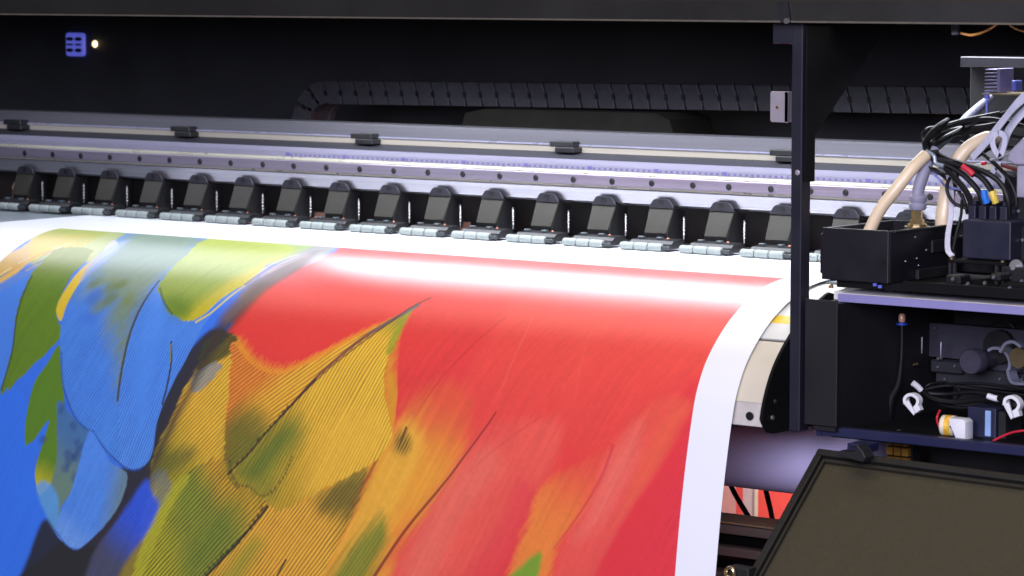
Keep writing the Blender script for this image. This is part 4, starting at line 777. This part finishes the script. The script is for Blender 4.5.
# pale ribbon cables
def ribbon(pts, w, wd=(1, .5, 0)):
    m = MB(); m.tube(pts, .01, flat=(w, .0012, wd)); return obj('ribbon_cable', m, ribbonM, car, True)
ribbon([(0.8679,0.0600,0.2745),(0.8447,0.0600,0.2545),(0.8273,0.0550,0.2320),(0.8084,0.0500,0.2065),(0.7861,0.0450,0.1808)], .012, (1, 0, .6))
ribbon([(0.8602,0.0800,0.2571),(0.8384,0.0800,0.2370),(0.8229,0.0800,0.2170),(0.8109,0.0850,0.1912),(0.8019,0.0900,0.1766)], .011, (1, 0, .4))
ribbon([(0.8311,0.0500,0.1793),(0.8181,0.0500,0.1956),(0.8163,0.0500,0.2095),(0.8257,0.0500,0.2168),(0.8353,0.0500,0.2101),(0.8324,0.0500,0.1933),(0.8248,0.0500,0.1749),(0.8124,0.0500,0.1563)], .008, (1, 0, .2))
ribbon([(0.8217,0.0500,0.1678),(0.8330,0.0500,0.1571),(0.8316,0.0500,0.1459),(0.8221,0.0500,0.1427)], .005, (1, 0, .2))
ribbon([(0.7625,0.0200,0.1615),(0.7677,0.0200,0.1364),(0.7741,0.0100,0.1022),(0.7815,-0.0100,0.0758),(0.7936,-0.0300,0.0568),(0.8060,-0.0400,0.0498)], .0075, (1, .2, 0))
c = (0.8675,0.0300,0.1870)
m = MB(); m.extr([(c[0]-.012, c[2]-.006), (c[0]-.009, c[2]+.006), (c[0]+.012, c[2]+.026), (c[0]+.05, c[2]+.04), (c[0]+.05, c[2]-.01), (c[0]+.0, c[2]-.012)], .02, .05, 'Y', .003); m.box(c[0]+.001, c[0]+.05, .025, .045, .13, c[2]-.0125, .002, 2); obj('silver_bracket', m, mat('pale_bracket', (176, 172, 190), .4, .3), car)
# orange wire under the hood belongs to the housing loom
m = MB(); m.tube([(0.6161,0.3000,0.3503),(0.6349,0.3000,0.3476),(0.6569,0.3000,0.3537),(0.6787,0.3000,0.3657),(0.6885,0.3000,0.3790)], .0022, 8); m.tube([(0.6919,0.3000,0.3761),(0.7022,0.3000,0.3615),(0.7224,0.3000,0.3544),(0.7490,0.3000,0.3517)], .0022, 8); w_ = obj('hood_wire', m, orangeW, hood, True)
a = (0.6091,0.3000,0.3592); m = MB(); m.box(a[0]-.008, a[0]+.006, .295, .32, a[2]-.012, a[2]+.03, .002, 1); obj('wire_plug', m, navyM, hood)

# ------------------------------------------------------------------ cable chain behind the beam
ch = thing('cable_chain', 'dark jointed cable chain lying behind the guide beam, its left end curling down', 'cable chain', (-.2, .6, .18))
P0 = Vector((.85, .6, .2415)); 
def link_shape(p, ang, L=.0365, H=.043):
    m = MB(); h = H/2
    pts = [(-L*.46-.005, h), (L*.42-.005, h), (L*.46+.0005, .004), (L*.46+.005, -h), (-L*.42+.005, -h), (-L*.46+.0015, -.004)]
    ca_, sa_ = math.cos(ang), math.sin(ang)
    q = [(p[0]+x*ca_-z*sa_, p[2]+x*sa_+z*ca_) for x, z in pts]
    m.extr(q, .565, .58, 'Y', .0012); m.extr(q, .62, .635, 'Y', .0012)
    q2 = [(p[0]+x*.8*ca_-z*.8*sa_, p[2]+x*.8*sa_+z*.8*ca_) for x, z in pts]
    m.extr(q2, .5805, .6195, 'Y')
    lk = obj('chain_link', m, chainM, ch)
    m = MB(); bx = [(-L*.5-.003, .004), (-L*.5+.004, .005), (-L*.5+.006, -.005), (-L*.5-.001, -.006)]
    q = [(p[0]+x*ca_-z*sa_, p[2]+x*sa_+z*ca_) for x, z in bx]
    m.extr(q, .5638, .566, 'Y'); obj('link_pin', m, holeM, lk)
x = .86; z0_ = .2405
while x > -.9:
    link_shape((x, 0, .2215+.0118*(x+.93)), .0118); x -= .0368
# curl
cx_, cz_ = x+.0184, .2215+.0118*(x+.93)-.062
for k in range(1, 5):
    a = k*.5; R_ = .062
    link_shape((cx_-math.sin(a-.25)*R_, 0, cz_+math.cos(a-.25)*R_), a-.25, .034)

# ------------------------------------------------------------------ hinged front cover, lower right
cov = thing('front_cover', 'dark recessed cover hinged below the service bay, hanging open at a slant', 'cover', (.9, -.19, -.2112))
al = math.atan2(.3479-.2111, .343-.1905)
B_ = Vector((0, -math.cos(al), -math.sin(al))); N_ = Vector((0, -math.sin(al), math.cos(al)))
O_ = Vector((.687, -.1905, -.2111))
def covbox(mb, a0, a1, b0, b1, n0, n1, bev=.0015):
    k = len(mb.bm.verts)
    tmp = MB(); tmp.box(a0, a1, b0, b1, n0, n1, bev)
    for v in tmp.bm.verts:
        a, b, n = v.co; v.co = O_+Vector((a, 0, -.019*a))+B_*b+N_*n
    me_ = bpy.data.meshes.new('tmp'); tmp.bm.to_mesh(me_); tmp.bm.free(); mb.bm.from_mesh(me_); bpy.data.meshes.remove(me_)
W_, H_ = .62, .42
m = MB()
covbox(m, 0, W_, 0, .011, -.022, 0); covbox(m, 0, .011, .0112, H_, -.022, 0); covbox(m, W_-.011, W_, .0112, H_, -.022, 0); covbox(m, .0112, W_-.0112, H_-.011, H_, -.022, 0)
fr = obj('frame', m, trayM, cov)
m = MB(); covbox(m, .0112, .0150, .0112, H_-.012, -.012, -.006, .0008); covbox(m, .0152, W_-.012, .0112, .0165, -.012, -.006, .0008); obj('inner_lip', m, mat('lip_brown', (40, 37, 31), .45), fr)
m = MB(); covbox(m, .0113, W_-.0113, .0113, H_-.0113, -.020, -.0125, 0); obj('panel', m, panelM, cov)
# hinge leaf bolted under the lower rail
p = (0.7512,-0.1800,-0.1927)
m = MB(); m.box(p[0]-.014, p[0]+.014, -.196, -.1585, -.2112, -.1990, .001, 1); hg = obj('hinge', m, barM, cov)
m = MB(); m.box(p[0]-.008, p[0]+.007, -.1970, -.1962, -.2045, -.2020); obj('hinge_slot', m, holeM, hg)
m = MB(); m.extr([(-.012, -.211), (-.012, -.2175), (.027, -.2225), (.032, -.216), (.027, -.2075), (.018, -.200), (.0165, -.211)], -.222, -.198, 'Y', .001)
bmesh.ops.translate(m.bm, verts=m.bm.verts, vec=(0, 0, .004))
bmesh.ops.translate(m.bm, verts=m.bm.verts, vec=(p[0], 0, 0)); obj('hinge_arm', m, blackM, cov)
# corner foot with a brass ring at the cover's lower left
q = (0.6664,-0.3600,-0.3614)
m = MB(); m.extr([(q[0]-.022, q[2]-.035), (q[0]-.018, q[2]-.004), (q[0]-.002, q[2]+.010), (q[0]+.030, q[2]+.009), (q[0]+.030, q[2]-.035)], -.372, -.352, 'Y', .002); ft = obj('corner_foot', m, trayM, cov)
c = (0.6692,-0.3760,-0.3601)
m = MB(); m.tube([(c[0]+.0068*math.cos(t), -.376, c[2]+.0068*math.sin(t)) for t in np.linspace(0, 2*PI, 25)], .0026, 8, smooth=False, cap=False); obj('brass_ring', m, brassM, ft, True)

# ------------------------------------------------------------------ loose things in the bay
def clip(cx, cz, y, label, s=1., rot=0.):
    t = thing('cable_clip', label, 'cable clip', (cx, y, cz-.015), 'white cable clips in the service bay')
    pts = [(-.010, -.002), (-.0105, .006), (-.004, .0115), (.004, .0110), (.010, .006), (.009, -.001), (.005, -.006)]
    def tr(q): return (cx+s*(q[0]*math.cos(rot)-q[1]*math.sin(rot)), y, cz+s*(q[0]*math.sin(rot)+q[1]*math.cos(rot)))
    m = MB(); m.tube([tr(q) for q in pts], .003, flat=(.010*s, .0042*s, (0, 1, 0))); obj('clip_loop', m, whiteP, t, True)
    m = MB(); m.extr([tr(q)[::2] for q in [(-.012, .000), (-.004, .004), (.007, -.013), (.005, -.016)]], y-.007, y-.003, 'Y', .0008); obj('clip_jaw', m, whiteP, t)
    m = MB(); m.extr([tr(q)[::2] for q in [(.003, -.005), (.012, -.002), (.015, -.008), (.008, -.013)]], y-.006, y+.004, 'Y', .0008); obj('clip_heel', m, whiteP, t)
a = (0.7888,-0.1100,-0.1488); clip(a[0], a[2], -.11, 'white cable clip hanging left of the dark wires, with nothing gripped in it', 1.0)
a = (0.9444,-0.1100,-0.1401); clip(a[0], a[2], -.11, 'white cable clip at the right edge, gripping a black cable', 1.05, -.25)
# black wire harness with white ferrules
hn = thing('wire_harness', 'tangle of thin black wires with white ferrules above the pump in the bay', 'wires', (0.8335,-0.0600,-0.1489))
for pts, r_ in (([(0.7751,-0.0800,-0.1294),(0.7836,-0.0700,-0.1381),(0.8096,-0.0600,-0.1398),(0.8569,-0.0600,-0.1332),(0.9037,-0.0600,-0.1377),(0.9424,-0.0600,-0.1441)], .0030), ([(0.7816,-0.0800,-0.1316),(0.7949,-0.0700,-0.1455),(0.8256,-0.0600,-0.1496),(0.8727,-0.0600,-0.1430),(0.9260,-0.0800,-0.1461),(0.9536,-0.0800,-0.1479)], .0036),
                ([(0.7760,-0.0600,-0.1369),(0.8035,-0.0500,-0.1301),(0.8373,-0.0400,-0.1312),(0.8845,-0.0400,-0.1330),(0.9310,-0.0400,-0.1348)], .0022), ([(0.7733,-0.0500,-0.1465),(0.7959,-0.0500,-0.1559),(0.8310,-0.0500,-0.1585),(0.8671,-0.0500,-0.1527),(0.8962,-0.0600,-0.1520)], .0028),
                ([(0.7676,-0.0300,-0.1364),(0.8076,-0.0300,-0.1290),(0.8551,-0.0300,-0.1253),(0.9253,-0.0300,-0.1280)], .0022), ([(0.7728,-0.0600,-0.1399),(0.7795,-0.0500,-0.1292),(0.8082,-0.0500,-0.1256),(0.8275,-0.0500,-0.1366),(0.8150,-0.0500,-0.1515),(0.7926,-0.0500,-0.1477)], .0018),
                ([(0.9074,-0.0800,-0.1353),(0.9372,-0.1000,-0.1390),(0.9556,-0.1000,-0.1429),(0.9739,-0.1000,-0.1468)], .0052)):
    m = MB(); m.tube(pts, r_, 8); obj('wire', m, cableM, hn, True)
for pts in ([(0.7763,-0.0900,-0.1241),(0.7798,-0.0850,-0.1285),(0.7832,-0.0800,-0.1343)], [(0.8859,-0.0750,-0.1348),(0.8952,-0.0750,-0.1368),(0.9030,-0.0750,-0.1376)]):
    m = MB(); m.tube(pts, .0042, 10); obj('ferrule', m, whiteP, hn, True)
# black ink line with the copper tipped valve
vt = thing('valve_tube', 'thin black tube with a copper tip and blue collar, standing in the bay', 'tube', (0.6969,-0.0200,-0.1786))
m = MB(); m.tube([(0.7149,-0.0200,-0.0495),(0.7153,-0.0200,-0.0820),(0.7141,-0.0200,-0.1104),(0.7095,-0.0200,-0.1391),(0.6983,-0.0200,-0.1613),(0.6905,-0.0200,-0.1976)], [.003,.003,.0035,.005,.0075,.009], 10); obj('tube', m, cableM, vt, True)
c = (0.7149,-0.0200,-0.0495)
m = MB(); m.lathe([(0, .0078), (.003, .0078)], (c[0], c[1], c[2]-.004), (0, 0, 1), 16); obj('collar', m, mat('blue_collar', (40, 70, 190), .4), vt, True)
m = MB(); m.lathe([(0, .0042), (.004, .0052), (.009, .0048), (.012, .003)], (c[0], c[1], c[2]), (0, 0, 1), 14); obj('copper_tip', m, mat('pink_copper', (232, 176, 150), .35, .3), vt, True)
# pump with white label and nylon elbow
pu = thing('ink_pump', 'small pump with yellow label and white nylon elbow on the bay floor', 'pump', (0.8635,-0.1100,-0.1906))
a = (0.8449,-0.1000,-0.1769)
m = MB(); m.lathe([(0, .0125), (.002, .0142), (.02, .0142)], (a[0]-.016, a[1], a[2]), (1, .2, 0), 24); obj('pump_body', m, mat('pump_label', (228, 220, 196), .4, var=.05), pu, True)
m = MB(); m.lathe([(0, .0146), (.008, .0146)], (a[0]-.009, a[1]+.001, a[2]), (1, .2, 0), 24); obj('label_band', m, mat('amber_label', (232, 180, 60), .4, var=.3, scale=150), pu, True)
e = (0.8709,-0.1150,-0.1757)
m = MB(); m.extr([(e[0]-.016, e[2]+.001), (e[0]-.016, e[2]+.0135), (e[0]+.006, e[2]+.0135), (e[0]+.0105, e[2]+.010), (e[0]+.0105, e[2]-.0165), (e[0]-.0065, e[2]-.0165), (e[0]-.0065, e[2]+.001)], -.127, -.104, 'Y', .003); obj('elbow', m, whiteP, pu, True)
# control box with a pale blue stripe
cb = thing('control_box', 'dark blue control box with a pale blue stripe, right of the white elbow', 'control box', (0.8850,-0.0800,-0.1893))
b0 = (0.8628,-0.0900,-0.1957); b1 = (0.9071,-0.0900,-0.1493)
m = MB(); m.box(b0[0], b1[0], -.09, -.03, b0[2], b1[2], .0015, 2); bx = obj('casing', m, mat('box_blue', (30, 32, 58), .45), cb)
s0 = (0.8916,-0.0915,-0.1874); s1 = (0.9003,-0.0915,-0.1525)
m = MB(); m.box(s0[0], s1[0], -.0925, -.0902, s0[2], s1[2], .0005, 1); obj('stripe', m, mat('pale_blue_stripe', (140, 170, 216), .4), bx)
m = MB(); m.box(b1[0]+.0005, b1[0]+.012, -.085, -.04, b0[2], b1[2]-.004, .001, 1); obj('side_plug', m, blackM, bx)
for lab, pts in (('thin red wire looping left of the labelled pump', [(0.8198,-0.0900,-0.1580),(0.8152,-0.0900,-0.1695),(0.8245,-0.1000,-0.1786),(0.8325,-0.1000,-0.1862),(0.8420,-0.1000,-0.1909)]), ('thin red wire running right along the bay floor from the control box', [(0.9147,-0.1100,-0.1901),(0.9299,-0.1100,-0.1820),(0.9466,-0.1100,-0.1751),(0.9708,-0.1100,-0.1702)])):
    m = MB(); m.tube(pts, .0016, 8); w_ = obj('red_wire', m, redT, None, True); tag(w_, lab, 'wire')

# ------------------------------------------------------------------ below and behind
# take-up roll of film under the bed
m = MB(); m.lathe([(0, .0525), (1.4+(0.6786,-0.0000,-0.2296)[0], .0525)], (-1.4, .0, -.262), (1, 0, 0), 64); rl = obj('film_roll', m, tubeM, None, True); tag(rl, 'thick pale lavender roll of film below the bed, behind the hanging print', 'film roll')
m = MB(); m.box((0.7211,0.0500,-0.2386)[0], 1.5, .05, .06, -.5, -.2045); m.box((0.5784,0.1600,-0.2644)[0], 1.5, .16, .17, -.5, -.2045); obj('base_panel', m, blackM, prn)
a = (0.7131,-0.0600,-0.2210)
tb = thing('terminal_strip', 'small amber terminal strip behind the gap under the service bay', 'terminal strip', (a[0]+.02, -.06, a[2]-.03))
m = MB(); m.box(a[0], a[0]+.04, -.05, -.03, a[2]-.06, a[2]+.012); obj('base', m, blackM, tb)
for i in range(3):
    for j in range(3):
        m = MB(); m.box(a[0]+.002+i*.0125, a[0]+.0125+i*.0125, -.06, -.0502, a[2]-.026+j*.014, a[2]-.0145+j*.014, .001, 1); obj('contact', m, amberM, tb)
# red banner with pale stripes far behind the stand
y_ = 1.1
bn = thing('hanging_banner', 'red banner with pale grey and cream vertical stripes, hanging behind the printer stand', 'banner', (0, y_, -1.0))
c = [(-0.3474,1.1000,-0.5635),(-0.3291,1.1000,-0.5616),(-0.3131,1.1000,-0.5600),(-0.2926,1.1000,-0.5579),(-0.2869,1.1000,-0.5573),(-0.2790,1.1000,-0.5565),(-0.1848,1.1000,-0.5468)]
zz0, zz1 = -.95, -.3
cols = [(214, 150, 150), (222, 78, 78), (198, 170, 178), (150, 120, 130), (214, 196, 176), (226, 80, 76)]
for i in range(6):
    m = MB(); e0 = c[i][0] if i else c[0][0]-.02; e1 = c[i+1][0] if i < 5 else c[6][0]+.5
    m.box(e0, e1, y_, y_+.004, zz0, zz1); obj('stripe', m, mat('banner_%d%d%d' % cols[i], cols[i], .6, var=.06), bn)
for lab, pts in (('black cable hanging in front of the red banner, close to the print edge', [(0.2011,0.3000,-0.3602),(0.2128,0.3000,-0.3816),(0.2284,0.3000,-0.4025),(0.2477,0.3000,-0.4261),(0.2631,0.3000,-0.4437)]), ('black cable hanging in front of the red banner, close to the cover', [(0.2699,0.3000,-0.3567),(0.2758,0.3000,-0.3801),(0.2836,0.3000,-0.4064),(0.2895,0.3000,-0.4345)])):
    m = MB(); m.tube(pts, .0042, 10); w_ = obj('power_cable', m, cableM, None, True); tag(w_, lab, 'cable')
# floor and dim wall of the hall
m = MB(); m.box(-8, 8, -7, 6, -1.02, -1.0); fl = obj('floor', m, mat('hall_floor', (70, 68, 70), .5, var=.1, scale=3)); fl['kind'] = 'structure'

# ------------------------------------------------------------------ light
def area(name, loc, target, sx, sy, power, rgb, spread=PI):
    L = bpy.data.lights.new(name, 'AREA'); L.shape = 'RECTANGLE'; L.size = sx; L.size_y = sy; L.energy = power; L.color = lin(rgb); L.spread = spread
    o = bpy.data.objects.new(name, L); col.objects.link(o); o.location = loc
    d = Vector(target)-Vector(loc); o.rotation_euler = d.to_track_quat('-Z', 'Y').to_euler(); return o
# LED strips of the printer under its hood, and an added soft fill
area('led_strip', (.02, .22, .362), (.02, .20, 0), 1.5, .13, 12, (240, 244, 255), 2.6)
area('left_soft_fill', (-1.15, .14, .362), (-1.15, .10, 0), .8, .30, 2.6, (232, 238, 255), 2.6)  # added broad panel, softens the highlight at the left end
area('led_strip_front', (.0, -.155, .366), (.0, -.165, 0), 2.2, .1, .8, (255, 240, 212), 2.4)
# hall lamps overhead, and the cool light of the hall from the front
area('hall_lamp', (.6, -1.6, 2.4), (.2, -.1, 0), 3.0, 1.4, 24, (255, 238, 200))
area('hall_lamp_front', (2.3, -4.2, 1.2), (.2, 0, -.1), 3.5, 1.5, 285, (224, 223, 247))
area('banner_fill', (.3, .75, -.32), (.15, 1.1, -.5), .5, .1, 10, (255, 244, 230))  # added fill light to brighten the banner, not a hall lamp
wd = bpy.data.worlds.new('World'); sc.world = wd; wd.use_nodes = True
wd.node_tree.nodes['Background'].inputs['Color'].default_value = (.5, .52, .75, 1); wd.node_tree.nodes['Background'].inputs['Strength'].default_value = .06

# ------------------------------------------------------------------ camera
cam = bpy.data.cameras.new('camera'); co_ = bpy.data.objects.new('camera', cam); col.objects.link(co_)
cam.sensor_width = 36; cam.lens = 36*3200/1024; cam.clip_start = .1; cam.clip_end = 100
co_.location = (3.0605,-3.8670,0.4290); co_.rotation_euler = (PI/2-0.095954, 0, 0.669493)
cam.dof.use_dof = True; cam.dof.focus_distance = 4.75; cam.dof.aperture_fstop = 10
sc.camera = co_
sc.view_settings.view_transform = 'Standard'; sc.view_settings.look = 'None'; sc.view_settings.exposure = 0; sc.view_settings.gamma = 1
